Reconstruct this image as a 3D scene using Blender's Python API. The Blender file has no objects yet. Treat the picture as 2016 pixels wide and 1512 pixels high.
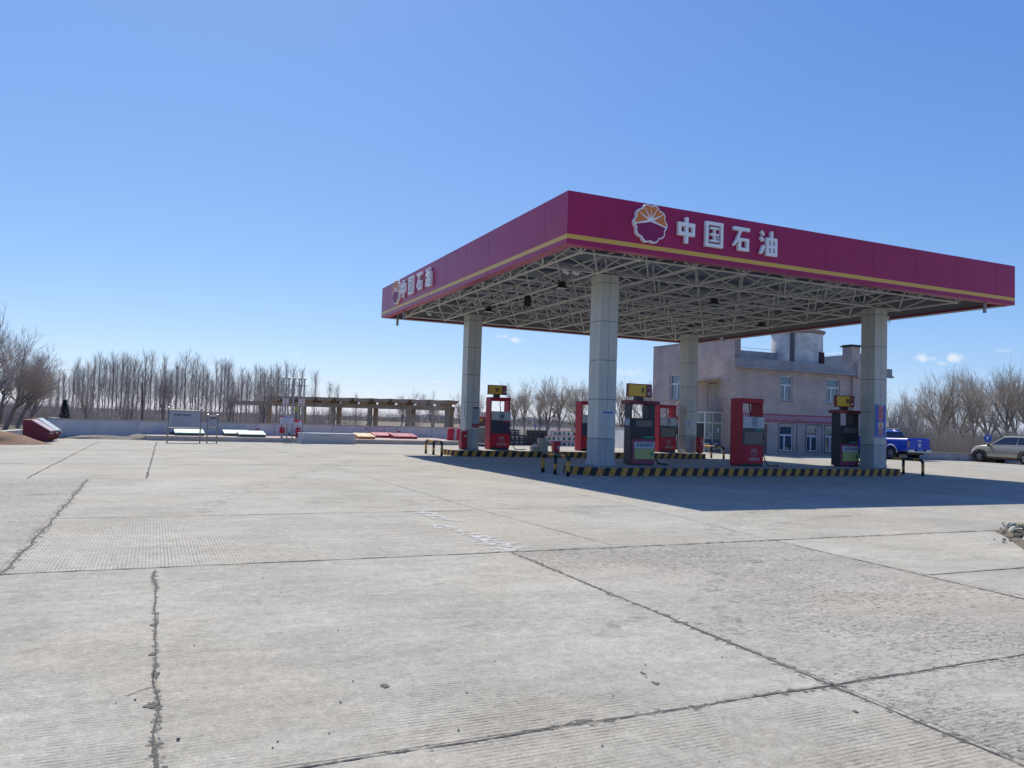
import bpy, bmesh, math, random
from mathutils import Vector, Matrix, noise
sc = bpy.context.scene
col = sc.collection
R = math.radians
# ------------------------------------------------------------------ camera
F, ROLL, PITCH, YAW, CH = 1550.6, .0318, .0468, .4255, 1.6
FW = Vector((math.sin(YAW)*math.cos(PITCH), math.cos(YAW)*math.cos(PITCH), math.sin(PITCH)))
_r = Vector((math.cos(YAW), -math.sin(YAW), 0)); _u = _r.cross(FW)
CR = math.cos(ROLL)*_r + math.sin(ROLL)*_u
CU = -math.sin(ROLL)*_r + math.cos(ROLL)*_u
cd = bpy.data.cameras.new('camera'); cam = bpy.data.objects.new('camera', cd); col.objects.link(cam)
cam.matrix_world = Matrix(((CR.x, CU.x, -FW.x, 0), (CR.y, CU.y, -FW.y, 0), (CR.z, CU.z, -FW.z, CH), (0, 0, 0, 1)))
cd.sensor_width = 36; cd.lens = F/2016*36; cd.clip_start = .1; cd.clip_end = 6000
sc.camera = cam
# ------------------------------------------------------------------ sky, sun, exposure
SAZ, SEL = .04, .895
w = bpy.data.worlds.new('World'); sc.world = w; w.use_nodes = True
wn = w.node_tree; wn.nodes.clear()
def N(t, **k):
    n = wn.nodes.new(t)
    for a, b in k.items(): setattr(n, a, b)
    return n
sky = N('ShaderNodeTexSky', sky_type='NISHITA', sun_disc=False, sun_elevation=SEL, sun_rotation=SAZ, altitude=0, air_density=.8, dust_density=.3, ozone_density=2.0)
bg = N('ShaderNodeBackground'); bg.inputs[1].default_value = .10
wo = N('ShaderNodeOutputWorld'); tc = N('ShaderNodeTexCoord')
# clear northern spring sky: per-channel response so the blue stays deep overhead and pale at the horizon
sp = N('ShaderNodeSeparateColor'); wn.links.new(sky.outputs[0], sp.inputs[0]); cc = N('ShaderNodeCombineColor')
for ch, (gn, pw) in enumerate(((.90, 1.0), (.93, .8), (1.10, .50))):
    m1 = N('ShaderNodeMath', operation='MULTIPLY'); wn.links.new(sp.outputs[ch], m1.inputs[0]); m1.inputs[1].default_value = .1
    m2 = N('ShaderNodeMath', operation='POWER'); wn.links.new(m1.outputs[0], m2.inputs[0]); m2.inputs[1].default_value = pw
    m3 = N('ShaderNodeMath', operation='MULTIPLY'); wn.links.new(m2.outputs[0], m3.inputs[0]); m3.inputs[1].default_value = gn*10
    wn.links.new(m3.outputs[0], cc.inputs[ch])
cur = cc.outputs[0]
nz = N('ShaderNodeTexNoise'); nz.inputs['Scale'].default_value = 60; nz.inputs['Detail'].default_value = 6
wn.links.new(tc.outputs['Generated'], nz.inputs[0])
def cloud_dir(px, py):
    return (FW + CR*((px-1008)/F) - CU*((py-756)/F)).normalized()
for px, py, sx, sy, dens in ((1016, 668, .018, .0065, 1.0), (990, 662, .014, .004, .5), (866, 751, .012, .0022, .8), (727, 736, .005, .0015, .8), (1812, 704, .012, .006, .85), (1838, 706, .010, .005, .55), (1876, 705, .010, .006, .8), (1850, 716, .009, .005, .55), (1975, 690, .014, .004, .35), (1240, 735, .03, .006, .4), (585, 700, .01, .003, .3)):
    d = cloud_dir(px, py)
    sub = N('ShaderNodeVectorMath', operation='SUBTRACT'); wn.links.new(tc.outputs['Generated'], sub.inputs[0]); sub.inputs[1].default_value = d
    hx = Vector((d.y, -d.x, 0)).normalized()
    dt = N('ShaderNodeVectorMath', operation='DOT_PRODUCT'); wn.links.new(sub.outputs[0], dt.inputs[0]); dt.inputs[1].default_value = hx/sx
    dz = N('ShaderNodeVectorMath', operation='DOT_PRODUCT'); wn.links.new(sub.outputs[0], dz.inputs[0]); dz.inputs[1].default_value = (0, 0, 1/sy)
    fr = N('ShaderNodeVectorMath', operation='DOT_PRODUCT'); wn.links.new(tc.outputs['Generated'], fr.inputs[0]); fr.inputs[1].default_value = d
    cb = N('ShaderNodeCombineXYZ'); wn.links.new(dt.outputs['Value'], cb.inputs[0]); wn.links.new(dz.outputs['Value'], cb.inputs[1])
    ln = N('ShaderNodeVectorMath', operation='LENGTH'); wn.links.new(cb.outputs[0], ln.inputs[0])
    ma = N('ShaderNodeMath', operation='MULTIPLY_ADD'); wn.links.new(nz.outputs[0], ma.inputs[0]); ma.inputs[1].default_value = 2.6; 
    ng = N('ShaderNodeMath', operation='MULTIPLY'); wn.links.new(ln.outputs['Value'], ng.inputs[0]); ng.inputs[1].default_value = -1.0
    wn.links.new(ng.outputs[0], ma.inputs[2])
    mr = N('ShaderNodeMapRange'); wn.links.new(ma.outputs[0], mr.inputs[0]); mr.inputs[1].default_value = .45; mr.inputs[2].default_value = 1.3; mr.inputs[3].default_value = 0; mr.inputs[4].default_value = dens
    gt = N('ShaderNodeMath', operation='GREATER_THAN'); wn.links.new(fr.outputs['Value'], gt.inputs[0]); gt.inputs[1].default_value = .9
    mu = N('ShaderNodeMath', operation='MULTIPLY'); wn.links.new(mr.outputs[0], mu.inputs[0]); wn.links.new(gt.outputs[0], mu.inputs[1])
    mx = N('ShaderNodeMix', data_type='RGBA'); wn.links.new(mu.outputs[0], mx.inputs[0]); wn.links.new(cur, mx.inputs[6]); mx.inputs[7].default_value = (8.6, 9.0, 9.6, 1)
    cur = mx.outputs[2]
wn.links.new(cur, bg.inputs[0]); wn.links.new(bg.outputs[0], wo.inputs[0])
sl = bpy.data.lights.new('sun', 'SUN'); sl.energy = 5.0; sl.angle = R(.53); sl.color = (1, .94, .81)
so = bpy.data.objects.new('sun', sl); col.objects.link(so)
SD = Vector((math.sin(SAZ)*math.cos(SEL), math.cos(SAZ)*math.cos(SEL), math.sin(SEL)))
so.rotation_euler = SD.to_track_quat('Z', 'Y').to_euler()
sc.view_settings.view_transform = 'Standard'; sc.view_settings.look = 'None'
sc.view_settings.exposure = 0; sc.view_settings.gamma = 1
try:
    sc.cycles.max_bounces = 6; sc.cycles.use_denoising = True
except Exception: pass
# ------------------------------------------------------------------ survey helpers: a photograph pixel to a place on level ground
def ray(px, py): return FW + CR*((px-1008)/F) - CU*((py-756)/F)
def G(px, py, z=0.0):
    d = ray(px, py); t = (z-CH)/d.z; return Vector((d.x*t, d.y*t, z))
def D(px, depth, z=0.0):
    d = ray(px, 828+.0318*(px-1008)); return Vector((d.x*depth, d.y*depth, z))
def ZZ(px, py, P):
    d = ray(px, py); t = math.hypot(P.x, P.y)/math.hypot(d.x, d.y); return CH+d.z*t
# ------------------------------------------------------------------ materials
MATS = {}
def mat(name, c, rough=.7, metal=0, var=0, vs=3, bump=0, bs=40, spec=.5, c2=None, coat=0, emit=None):
    if name in MATS: return MATS[name]
    m = bpy.data.materials.new(name); m.use_nodes = True; nt = m.node_tree; p = nt.nodes['Principled BSDF']
    p.inputs['Base Color'].default_value = (*c, 1); p.inputs['Roughness'].default_value = rough; p.inputs['Metallic'].default_value = metal
    p.inputs['Specular IOR Level'].default_value = spec
    if coat: p.inputs['Coat Weight'].default_value = coat; p.inputs['Coat Roughness'].default_value = .08
    t = nt.nodes.new('ShaderNodeTexCoord')
    if var or c2:
        n = nt.nodes.new('ShaderNodeTexNoise'); n.inputs['Scale'].default_value = vs; n.inputs['Detail'].default_value = 8; n.inputs['Roughness'].default_value = .65
        nt.links.new(t.outputs['Object'], n.inputs[0])
        cr = nt.nodes.new('ShaderNodeValToRGB'); cr.color_ramp.elements[0].position = .32; cr.color_ramp.elements[1].position = .68
        a = c2 if c2 else tuple(x*(1-var) for x in c); b = c if c2 else tuple(min(1, x*(1+var)) for x in c)
        cr.color_ramp.elements[0].color = (*a, 1); cr.color_ramp.elements[1].color = (*b, 1)
        nt.links.new(n.outputs[0], cr.inputs[0]); nt.links.new(cr.outputs[0], p.inputs['Base Color'])
    if bump:
        n2 = nt.nodes.new('ShaderNodeTexNoise'); n2.inputs['Scale'].default_value = bs; n2.inputs['Detail'].default_value = 5
        nt.links.new(t.outputs['Object'], n2.inputs[0])
        bp = nt.nodes.new('ShaderNodeBump'); bp.inputs['Strength'].default_value = bump; bp.inputs['Distance'].default_value = .02
        nt.links.new(n2.outputs[0], bp.inputs['Height']); nt.links.new(bp.outputs[0], p.inputs['Normal'])
    MATS[name] = m; return m
def brick_mat(name, c1, c2, mortar, bw, bh, ms=.012):
    m = mat(name, c1, .85); nt = m.node_tree; p = nt.nodes['Principled BSDF']
    t = nt.nodes.new('ShaderNodeTexCoord'); s = nt.nodes.new('ShaderNodeSeparateXYZ'); nt.links.new(t.outputs['Object'], s.inputs[0])
    a = nt.nodes.new('ShaderNodeMath'); a.operation = 'ADD'; nt.links.new(s.outputs[0], a.inputs[0]); nt.links.new(s.outputs[1], a.inputs[1])
    cb = nt.nodes.new('ShaderNodeCombineXYZ'); nt.links.new(a.outputs[0], cb.inputs[0]); nt.links.new(s.outputs[2], cb.inputs[1])
    b = nt.nodes.new('ShaderNodeTexBrick'); nt.links.new(cb.outputs[0], b.inputs[0])
    b.inputs['Color1'].default_value = (*c1, 1); b.inputs['Color2'].default_value = (*c2, 1); b.inputs['Mortar'].default_value = (*mortar, 1)
    b.inputs['Scale'].default_value = 1; b.inputs['Mortar Size'].default_value = ms; b.inputs['Brick Width'].default_value = bw; b.inputs['Row Height'].default_value = bh; b.inputs['Mortar Smooth'].default_value = .2
    n = nt.nodes.new('ShaderNodeTexNoise'); n.inputs['Scale'].default_value = .9; n.inputs['Detail'].default_value = 7; nt.links.new(t.outputs['Object'], n.inputs[0])
    mr = nt.nodes.new('ShaderNodeMapRange'); nt.links.new(n.outputs[0], mr.inputs[0]); mr.inputs[1].default_value = .3; mr.inputs[2].default_value = .7; mr.inputs[3].default_value = .8; mr.inputs[4].default_value = 1.12
    vm = nt.nodes.new('ShaderNodeVectorMath'); vm.operation = 'SCALE'; nt.links.new(b.outputs[0], vm.inputs[0]); nt.links.new(mr.outputs[0], vm.inputs['Scale']); nt.links.new(vm.outputs[0], p.inputs['Base Color'])
    bp = nt.nodes.new('ShaderNodeBump'); bp.inputs['Strength'].default_value = .5; bp.inputs['Distance'].default_value = .01; bp.invert = True
    nt.links.new(b.outputs['Fac'], bp.inputs['Height']); nt.links.new(bp.outputs[0], p.inputs['Normal'])
    return m
def concrete(name, base, groove=None, gs=.45, agg=0.0, tint=None):
    """weathered slab concrete; groove 'X'/'Y' = direction the broom grooves run in"""
    m = mat(name, base, .88, spec=.3); nt = m.node_tree; L = nt.links.new; p = nt.nodes['Principled BSDF']
    def n(t, **k):
        q = nt.nodes.new(t)
        for a, b in k.items(): setattr(q, a, b)
        return q
    t = n('ShaderNodeTexCoord')
    def nois(scale, det=6, rgh=.6, vec=None, dist=0):
        q = n('ShaderNodeTexNoise'); q.inputs['Scale'].default_value = scale; q.inputs['Detail'].default_value = det; q.inputs['Roughness'].default_value = rgh; q.inputs['Distortion'].default_value = dist
        L(vec or t.outputs['Object'], q.inputs[0]); return q.outputs[0]
    def mr(v, a, b, c, d):
        q = n('ShaderNodeMapRange'); L(v, q.inputs[0])
        for i, x in enumerate((a, b, c, d)): q.inputs[i+1].default_value = x
        return q.outputs[0]
    def mul(a, b):
        q = n('ShaderNodeMath', operation='MULTIPLY'); L(a, q.inputs[0])
        if isinstance(b, float): q.inputs[1].default_value = b
        else: L(b, q.inputs[1])
        return q.outputs[0]
    mp = n('ShaderNodeMapping'); L(t.outputs['Object'], mp.inputs[0]); mp.inputs['Scale'].default_value = (.45, 1.5, 1); mp.inputs['Rotation'].default_value = (0, 0, .35)
    big = mr(nois(.42, 6, .62, dist=.6), .32, .68, .86, 1.10)
    mid = mr(nois(2.2, 9, .72, mp.outputs[0], .6), .32, .68, .86, 1.12)
    fine = mr(nois(34, 8, .8), .3, .7, .76, 1.20)
    grit = mr(nois(110, 4, .85), .32, .47, .45, 1.0)
    v = mul(mul(mul(big, mid), mul(fine, grit)), mr(nois(11, 7, .75), .32, .68, .80, 1.16))
    # pits and dark chips
    vo = n('ShaderNodeTexVoronoi'); vo.inputs['Scale'].default_value = 21; L(t.outputs['Object'], vo.inputs[0])
    pit = mr(vo.outputs['Distance'], .035, .07, .45, 1.0)
    pm = mr(nois(1.1, 3), .46, .58, 0, 1)
    mxp = n('ShaderNodeMix', data_type='FLOAT'); L(pm, mxp.inputs[0]); mxp.inputs[2].default_value = 1; L(pit, mxp.inputs[3])
    v = mul(v, mxp.outputs[0])
    if agg:
        mp2 = n('ShaderNodeMapping'); L(t.outputs['Object'], mp2.inputs[0]); mp2.inputs['Scale'].default_value = (13, 30, 20)
        fl = mr(nois(1.0, 5, .75, mp2.outputs[0], .8), .40, .50, 1-agg, 1.0)
        fm = mr(nois(.55, 4), .36, .54, .25, 1)
        mx2 = n('ShaderNodeMix', data_type='FLOAT'); L(fm, mx2.inputs[0]); mx2.inputs[2].default_value = 1; L(fl, mx2.inputs[3])
        v = mul(v, mx2.outputs[0])
    hgt = nois(55, 6, .7)
    if groove:
        wv = n('ShaderNodeTexWave', wave_type='BANDS', bands_direction='X' if groove == 'Y' else 'Y'); L(t.outputs['Object'], wv.inputs[0])
        wv.inputs['Scale'].default_value = 8.6; wv.inputs['Distortion'].default_value = .9; wv.inputs['Detail'].default_value = 3; wv.inputs['Detail Scale'].default_value = 1.2
        gm = mr(nois(.8, 5, .65, dist=.5), .42, .60, .6 if groove == 'Y' and gs > .5 else .05, 1)
        brk = mr(nois(7, 6, .75), .40, .6, .1, 1)
        gk = mul(gm, brk)
        gv = mr(wv.outputs[0], .0, .42, 1-gs, 1.0)
        mx3 = n('ShaderNodeMix', data_type='FLOAT'); L(gk, mx3.inputs[0]); mx3.inputs[2].default_value = 1; L(gv, mx3.inputs[3])
        v = mul(v, mx3.outputs[0])
        ad = n('ShaderNodeMath', operation='MULTIPLY_ADD'); L(mul(wv.outputs[0], gk), ad.inputs[0]); ad.inputs[1].default_value = .8; L(hgt, ad.inputs[2]); hgt = ad.outputs[0]
    cmx = n('ShaderNodeMix', data_type='RGBA'); L(mr(nois(.3, 4, .6), .4, .68, 0, 1), cmx.inputs[0]); cmx.inputs[6].default_value = (*base, 1); cmx.inputs[7].default_value = (*(tint or (base[0]*1.02, base[1]*.97, base[2]*.9)), 1)
    vm = n('ShaderNodeVectorMath', operation='SCALE'); L(cmx.outputs[2], vm.inputs[0]); L(v, vm.inputs['Scale']); L(vm.outputs[0], p.inputs['Base Color'])
    bp = n('ShaderNodeBump'); bp.inputs['Strength'].default_value = .55; bp.inputs['Distance'].default_value = .006; L(hgt, bp.inputs['Height']); L(bp.outputs[0], p.inputs['Normal'])
    return m
CB = (.42, .40, .345)
# ------------------------------------------------------------------ mesh builder
class MB:
    def __init__(s): s.v = []; s.f = []; s.m = []
    def face(s, pts, mi=0):
        b = len(s.v); s.v += [tuple(p) for p in pts]; s.f.append(tuple(range(b, b+len(pts)))); s.m.append(mi)
    def box(s, x0, x1, y0, y1, z0, z1, mi=0, T=None):
        b = len(s.v); P = [(x, y, z) for z in (z0, z1) for x, y in ((x0, y0), (x1, y0), (x1, y1), (x0, y1))]
        if T: P = [tuple(T @ Vector(p)) for p in P]
        s.v += P
        for q in ((0, 3, 2, 1), (4, 5, 6, 7), (0, 1, 5, 4), (1, 2, 6, 5), (2, 3, 7, 6), (3, 0, 4, 7)): s.f.append(tuple(b+i for i in q)); s.m.append(mi)
        return s
    def prism(s, poly, z0, z1, mi=0, T=None, mside=None):
        n = len(poly); b = len(s.v); P = [(x, y, z0) for x, y in poly]+[(x, y, z1) for x, y in poly]
        if T: P = [tuple(T @ Vector(p)) for p in P]
        s.v += P
        s.f.append(tuple(b+i for i in range(n-1, -1, -1))); s.m.append(mi); s.f.append(tuple(b+n+i for i in range(n))); s.m.append(mi)
        for i in range(n): j = (i+1) % n; s.f.append((b+i, b+j, b+n+j, b+n+i)); s.m.append(mi if mside is None else mside)
        return s
    def tube(s, pts, rad, n=6, mi=0, cap=True, mfun=None):
        pts = [Vector(p) for p in pts]; k = len(pts); rad = rad if isinstance(rad, (list, tuple)) else [rad]*k
        b = len(s.v); ref = None
        for i, p in enumerate(pts):
            d = (pts[min(i+1, k-1)]-pts[max(i-1, 0)]).normalized()
            if ref is None: ref = Vector((0, 0, 1)) if abs(d.z) < .9 else Vector((1, 0, 0))
            a = d.cross(ref).normalized(); c = d.cross(a); ref = a.cross(d)
            for j in range(n):
                t = 2*math.pi*j/n; s.v.append(tuple(p+(a*math.cos(t)+c*math.sin(t))*rad[i]))
        for i in range(k-1):
            for j in range(n):
                j2 = (j+1) % n; s.f.append((b+i*n+j, b+i*n+j2, b+(i+1)*n+j2, b+(i+1)*n+j)); s.m.append(mfun(i) if mfun else mi)
        if cap and n > 3:
            s.f.append(tuple(b+j for j in range(n-1, -1, -1))); s.m.append(mi); s.f.append(tuple(b+(k-1)*n+j for j in range(n))); s.m.append(mi)
        return s
    def cyl(s, c, axis, r, L, n=16, mi=0):
        c = Vector(c); a = Vector(axis).normalized(); return s.tube([c-a*L/2, c+a*L/2], r, n, mi)
    def lathe(s, prof, n=24, c=(0, 0, 0), mi=0, T=None):
        b = len(s.v); c = Vector(c)
        for r, z in prof:
            for j in range(n):
                t = 2*math.pi*j/n; p = c+Vector((r*math.cos(t), r*math.sin(t), z)); s.v.append(tuple(T @ p) if T else tuple(p))
        for i in range(len(prof)-1):
            for j in range(n):
                j2 = (j+1) % n; s.f.append((b+i*n+j, b+i*n+j2, b+(i+1)*n+j2, b+(i+1)*n+j)); s.m.append(mi)
        return s
    def loft(s, rings, mi=0, cap=True, closed=True, mf=None):
        b = len(s.v); n = len(rings[0])
        for r in rings: s.v += [tuple(p) for p in r]
        for i in range(len(rings)-1):
            for j in range(n if closed else n-1):
                j2 = (j+1) % n; s.f.append((b+i*n+j, b+i*n+j2, b+(i+1)*n+j2, b+(i+1)*n+j)); s.m.append(mf(i, j) if mf else mi)
        if cap: s.f.append(tuple(b+j for j in range(n-1, -1, -1))); s.m.append(mi); s.f.append(tuple(b+(len(rings)-1)*n+j for j in range(n))); s.m.append(mi)
        return s
    def mesh(s, name, mats):
        me = bpy.data.meshes.new(name); me.from_pydata(s.v, [], s.f)
        for m in (mats if isinstance(mats, (list, tuple)) else [mats]): me.materials.append(m)
        me.polygons.foreach_set('material_index', s.m); me.update(); return me
    def build(s, name, mats, parent=None, smooth=False, bevel=0, fix=True, **tags):
        me = s.mesh(name, mats)
        if fix:
            bm = bmesh.new(); bm.from_mesh(me); bmesh.ops.recalc_face_normals(bm, faces=bm.faces); bm.to_mesh(me); bm.free()
        if smooth:
            for p in me.polygons: p.use_smooth = True
        o = bpy.data.objects.new(name, me); col.objects.link(o)
        if bevel:
            bv = o.modifiers.new('bevel', 'BEVEL'); bv.width = bevel; bv.segments = 2; bv.limit_method = 'ANGLE'; bv.angle_limit = R(40)
        if parent: o.parent = parent
        tag(o, **tags); return o
def tag(o, label=None, cat=None, group=None, kind=None):
    if label: o['label'] = label
    if cat: o['category'] = cat
    if group: o['group'] = group
    if kind: o['kind'] = kind
    return o
def thing(name, loc, label, cat, rz=0, group=None):
    o = bpy.data.objects.new(name, None); col.objects.link(o); o.location = loc; o.rotation_euler = (0, 0, rz); o.empty_display_size = .3
    return tag(o, label, cat, group)
KIDS = {}
def dup(root, loc, label=None, rz=None, scale=None, group=None):
    def cp(o, par):
        c = o.copy(); col.objects.link(c)
        if par: c.parent = par
        for ch in ALLKIDS(o): cp(ch, c)
        return c
    r = cp(root, None); r.location = loc
    if rz is not None: r.rotation_euler = (0, 0, rz)
    if scale is not None: r.scale = scale
    if label: r['label'] = label
    if group: r['group'] = group
    return r
def ALLKIDS(o): return [c for c in list(o.children)]
_tc = {}
def text(s, size, mats, parent, name='lettering', loc=(0, 0, 0), rot=(0, 0, 0), ext=.004, bold=0, align='CENTER', sx=1, label=None, bevel=0):
    cu = bpy.data.curves.new(name, 'FONT'); cu.body = s; cu.size = size; cu.extrude = ext; cu.offset = bold; cu.align_x = align; cu.align_y = 'CENTER'; cu.bevel_depth = bevel; cu.bevel_resolution = 1
    cu.resolution_u = 3
    o = bpy.data.objects.new(name, cu); col.objects.link(o)
    dg = bpy.context.evaluated_depsgraph_get(); me = bpy.data.meshes.new_from_object(o.evaluated_get(dg)); bpy.data.objects.remove(o)
    me.name = name; me.materials.clear(); me.materials.append(mats)
    for p in me.polygons: p.material_index = 0
    o = bpy.data.objects.new(name, me); col.objects.link(o); o.location = loc; o.rotation_euler = rot; o.scale = (sx, 1, 1)
    if parent: o.parent = parent
    if label: o['label'] = label
    return o
FRONT = (R(90), 0, 0); LEFT = (R(90), 0, R(-90))     # faces toward -Y, toward -X
# common materials
M_white = mat('white_paint', (.72, .73, .74), .5, var=.06)
M_red = mat('red_paint', (.38, .008, .02), .4, var=.12, vs=2)
M_black = mat('black_paint', (.012, .013, .016), .4)
M_rubber = mat('rubber', (.012, .012, .013), .75)
M_steel = mat('stainless_steel', (.55, .54, .52), .32, metal=.8, var=.08)
M_grey = mat('grey_metal', (.30, .31, .32), .5, metal=.3)
M_yel = mat('hazard_yellow', (.52, .25, .04), .6, var=.45, vs=7)
M_blk = mat('hazard_black', (.010, .011, .014), .5, var=.3, vs=9)
M_paper = mat('paper', (.52, .55, .62), .75)
M_ink = mat('ink', (.03, .035, .05), .8)
M_glass = mat('dark_glass', (.035, .045, .055), .06, spec=.9)
M_blue = mat('blue_paint', (.02, .09, .42), .4)
M_green = mat('green_sticker', (.02, .22, .16), .5)
# ------------------------------------------------------------------ ground
g = MB(); g.face([(-1500, -300, -.03), (1500, -300, -.03), (1500, 3000, -.03), (-1500, 3000, -.03)])
g.build('ground', mat('dry_field', (.20, .155, .105), .95, c2=(.12, .10, .075), vs=.25, bump=.4, bs=3), kind='structure')
WA, WB = D(113, 40), D(900, 57)          # line of the white boundary wall
f = MB(); f.face([(-40, -20, 0), (70, -20, 0), (70, 29, 0), (48.2, 31, 0), (48.2, 50, 0), (33, 56, 0), (WB.x+6, WB.y+1, 0), (WB.x, WB.y, 0), (WA.x, WA.y, 0), (-5.2, 44.5, 0), (-5.4, 38.5, 0), (-40, 33, 0)])
f.build('forecourt', concrete('forecourt_concrete', CB, groove='X', gs=.14), kind='structure')
def sheet(pts, m, z=.004, name='concrete_slab'):
    s = MB(); s.face([(x, y, z) for x, y in pts]); return s.build(name, m, kind='structure', fix=False)
M_s1 = concrete('slab_broom_lengthwise', (.445, .425, .37), groove='Y', gs=.6)
M_s2 = concrete('slab_broom_crosswise', (.43, .41, .355), groove='X', gs=.62)
M_s3 = concrete('slab_worn_aggregate', (.42, .40, .35), agg=.6)
M_s4 = concrete('slab_smooth', (.45, .425, .365), tint=(.46, .42, .33))
M_s5 = concrete('slab_coarse', (.42, .40, .35), groove='X', gs=.4, agg=.5)
jx0, jx1, jx2, jx3 = -1.22, .09, 4.0, 8.12; jy0, jy1, jy2, jy3 = 3.72, 8.78, 12.95, 20.0
j = .003
sheet([(jx0+j, jy1+j), (3.9, jy1+j), (3.9, jy2-j), (jx0+j, jy2-j)], M_s1)
sheet([(jx1+j, jy0+j), (jx2-j, jy0+j), (jx2-j, jy1-j), (jx1+j, jy1-j)], M_s2)
sheet([(-8, -4), (jx1-j, -4), (jx1-j, jy1-j), (-8, jy1-j)], M_s2)
sheet([(jx1+j, -4), (jx2-j, -4), (jx2-j, jy0-j), (jx1+j, jy0-j)], M_s2)
sheet([(jx2+j, jy0+j), (jx3-j, jy0+j), (jx3-j, jy1-j), (jx2+j, jy1-j)], M_s3)
sheet([(jx2+j, -4), (jx3-j, -4), (jx3-j, jy0-j), (jx2+j, jy0-j)], M_s5)
sheet([(jx3+j, 6.25), (12.1, 6.25), (12.6, 8.2), (12.9, jy1-j), (jx3+j, jy1-j)], M_s4)
sheet([(jx0+j, jy2+j), (5.2, jy2+j), (5.0, jy3-j), (jx0+j, jy3-j)], concrete('slab_broom_far', (.43, .41, .355), groove='Y', gs=.35))
sheet([(-9, jy1+j), (jx0-.06, jy1+j), (jx0-.06, jy3-j), (-9, jy3-j)], M_s5)
rnd = random.Random(7)
def crack(pts, wd, mt, name='joint_crack', z=.008, jit=.35, step=.09, seed=1):
    """thin irregular strip lying on the slabs"""
    r = random.Random(seed); s = MB(); prev = None
    P = [Vector((x, y, 0)) for x, y in pts]; out = []
    for a, b in zip(P[:-1], P[1:]):
        n = max(2, int((b-a).length/step))
        for i in range(n): out.append((a.lerp(b, i/n), (b-a).normalized()))
    out.append((P[-1], (P[-1]-P[-2]).normalized()))
    for i, (p, d) in enumerate(out):
        nn = Vector((-d.y, d.x, 0)); big = 1+1.3*max(0, noise.noise(p*.9+Vector((seed*7.3, 0, 0))))**1
        w2 = wd*big*(.35+1.3*r.random()); off = nn*(noise.noise(p*2.2+Vector((0, seed*3.1, 0)))*wd*jit*3)
        a, b = p+off-nn*w2/2, p+off+nn*w2/2; a.z = b.z = z
        if prev: s.face([prev[0], prev[1], b, a])
        prev = (a, b)
    return s.build(name, mt, kind='structure', fix=False)
M_ck = mat('crack_dirt', (.10, .092, .085), .95, var=.5, vs=25); M_cr = mat('crack_rubble', (.24, .22, .195), .95, c2=(.09, .083, .072), vs=60, bump=1, bs=80)
def crumbs(name, c, scale, lo, hi):
    m = mat(name, c, .95, var=.35, vs=50, bump=1, bs=90); nt = m.node_tree; t = nt.nodes.new('ShaderNodeTexCoord'); n = nt.nodes.new('ShaderNodeTexNoise'); n.inputs['Scale'].default_value = scale; n.inputs['Detail'].default_value = 9; n.inputs['Roughness'].default_value = .75
    nt.links.new(t.outputs['Object'], n.inputs[0]); r = nt.nodes.new('ShaderNodeMapRange'); r.inputs[1].default_value = lo; r.inputs[2].default_value = hi; nt.links.new(n.outputs[0], r.inputs[0]); nt.links.new(r.outputs[0], nt.nodes['Principled BSDF'].inputs['Alpha']); return m
M_crumb = crumbs('crack_crumbs', (.19, .175, .155), 14, .50, .60)
M_smear = crumbs('cement_smear', (.72, .70, .65), 7, .44, .58)
M_scuff = crumbs('tyre_scuff', (.24, .225, .20), 3.2, .50, .95)
crack([(.09, -2), (.09, 8.62)], .036, M_crumb, seed=2, jit=.2, step=.02, z=.0075); crack([(.09, -2), (.09, 8.62)], .010, M_cr, seed=2, jit=1.1, step=.012, z=.0085); crack([(.09, -2), (.09, 8.62)], .004, M_ck, seed=2, jit=3, step=.012, z=.0095)
crack([(jx0-.02, 8.72), (jx0+.0, 13), (jx0-.03, 19.8)], .09, M_crumb, seed=3, jit=.2, step=.03, z=.0075); crack([(jx0-.02, 8.72), (jx0+.0, 13), (jx0-.03, 19.8)], .02, M_cr, seed=3, jit=.8, step=.03)
crack([(4.05, 8.8), (3.96, 3.75), (3.88, -2)], .07, M_crumb, seed=6, step=.03, jit=.2, z=.0072); crack([(-3, 3.62), (.7, 3.68), (3.94, 3.73), (5.9, 3.77), (9, 3.8)], .05, M_crumb, seed=7, step=.03, jit=.2, z=.0073); crack([(4.0, 8.8), (13.4, 8.86)], .08, M_crumb, seed=4, step=.04, jit=.2, z=.0074)
crack([(-9, 8.8), (jx1, 8.78), (4.0, 8.8), (8.1, 8.85), (13.4, 8.86)], .020, M_ck, seed=4)
crack([(jx0, 12.95), (4.2, 12.98), (5.4, 13.1), (14, 13.3)], .012, M_ck, seed=5)
crack([(4.05, 8.8), (3.96, 3.75), (3.9, 1.5), (3.88, -2)], .011, M_ck, seed=6, step=.05)
crack([(-3, 3.62), (.7, 3.68), (3.94, 3.73), (5.9, 3.77), (9, 3.8)], .010, M_ck, seed=7, step=.04)
crack([(8.2, 8.85), (8.1, 7.5), (8.0, 6.28), (7.95, 5.6), (7.8, 3.8)], .018, M_ck, seed=8); crack([(8.0, 6.25), (8.4, 6.25), (12, 6.25)], .010, M_ck, seed=18)
crack([(-.08, 20), (.05, 30), (.2, 43)], .03, M_ck, seed=9, jit=.8, step=.3); crack([tuple(G(52, 942)[:2]), tuple(G(197, 868)[:2])], .022, M_ck, seed=10, step=.3)
crack([(4.84, 43), (5.35, 13.1), (5.6, 9)], .008, M_ck, seed=11, step=.15)
crack([(-9, 20.0), (-.1, 20.05)], .02, M_ck, seed=21, step=.2); crack([(-12, 25.2), (20, 25.4)], .03, M_ck, seed=22, step=.3); crack([(-2, 16.5), (7, 16.6)], .016, M_ck, seed=23, step=.2)
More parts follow.
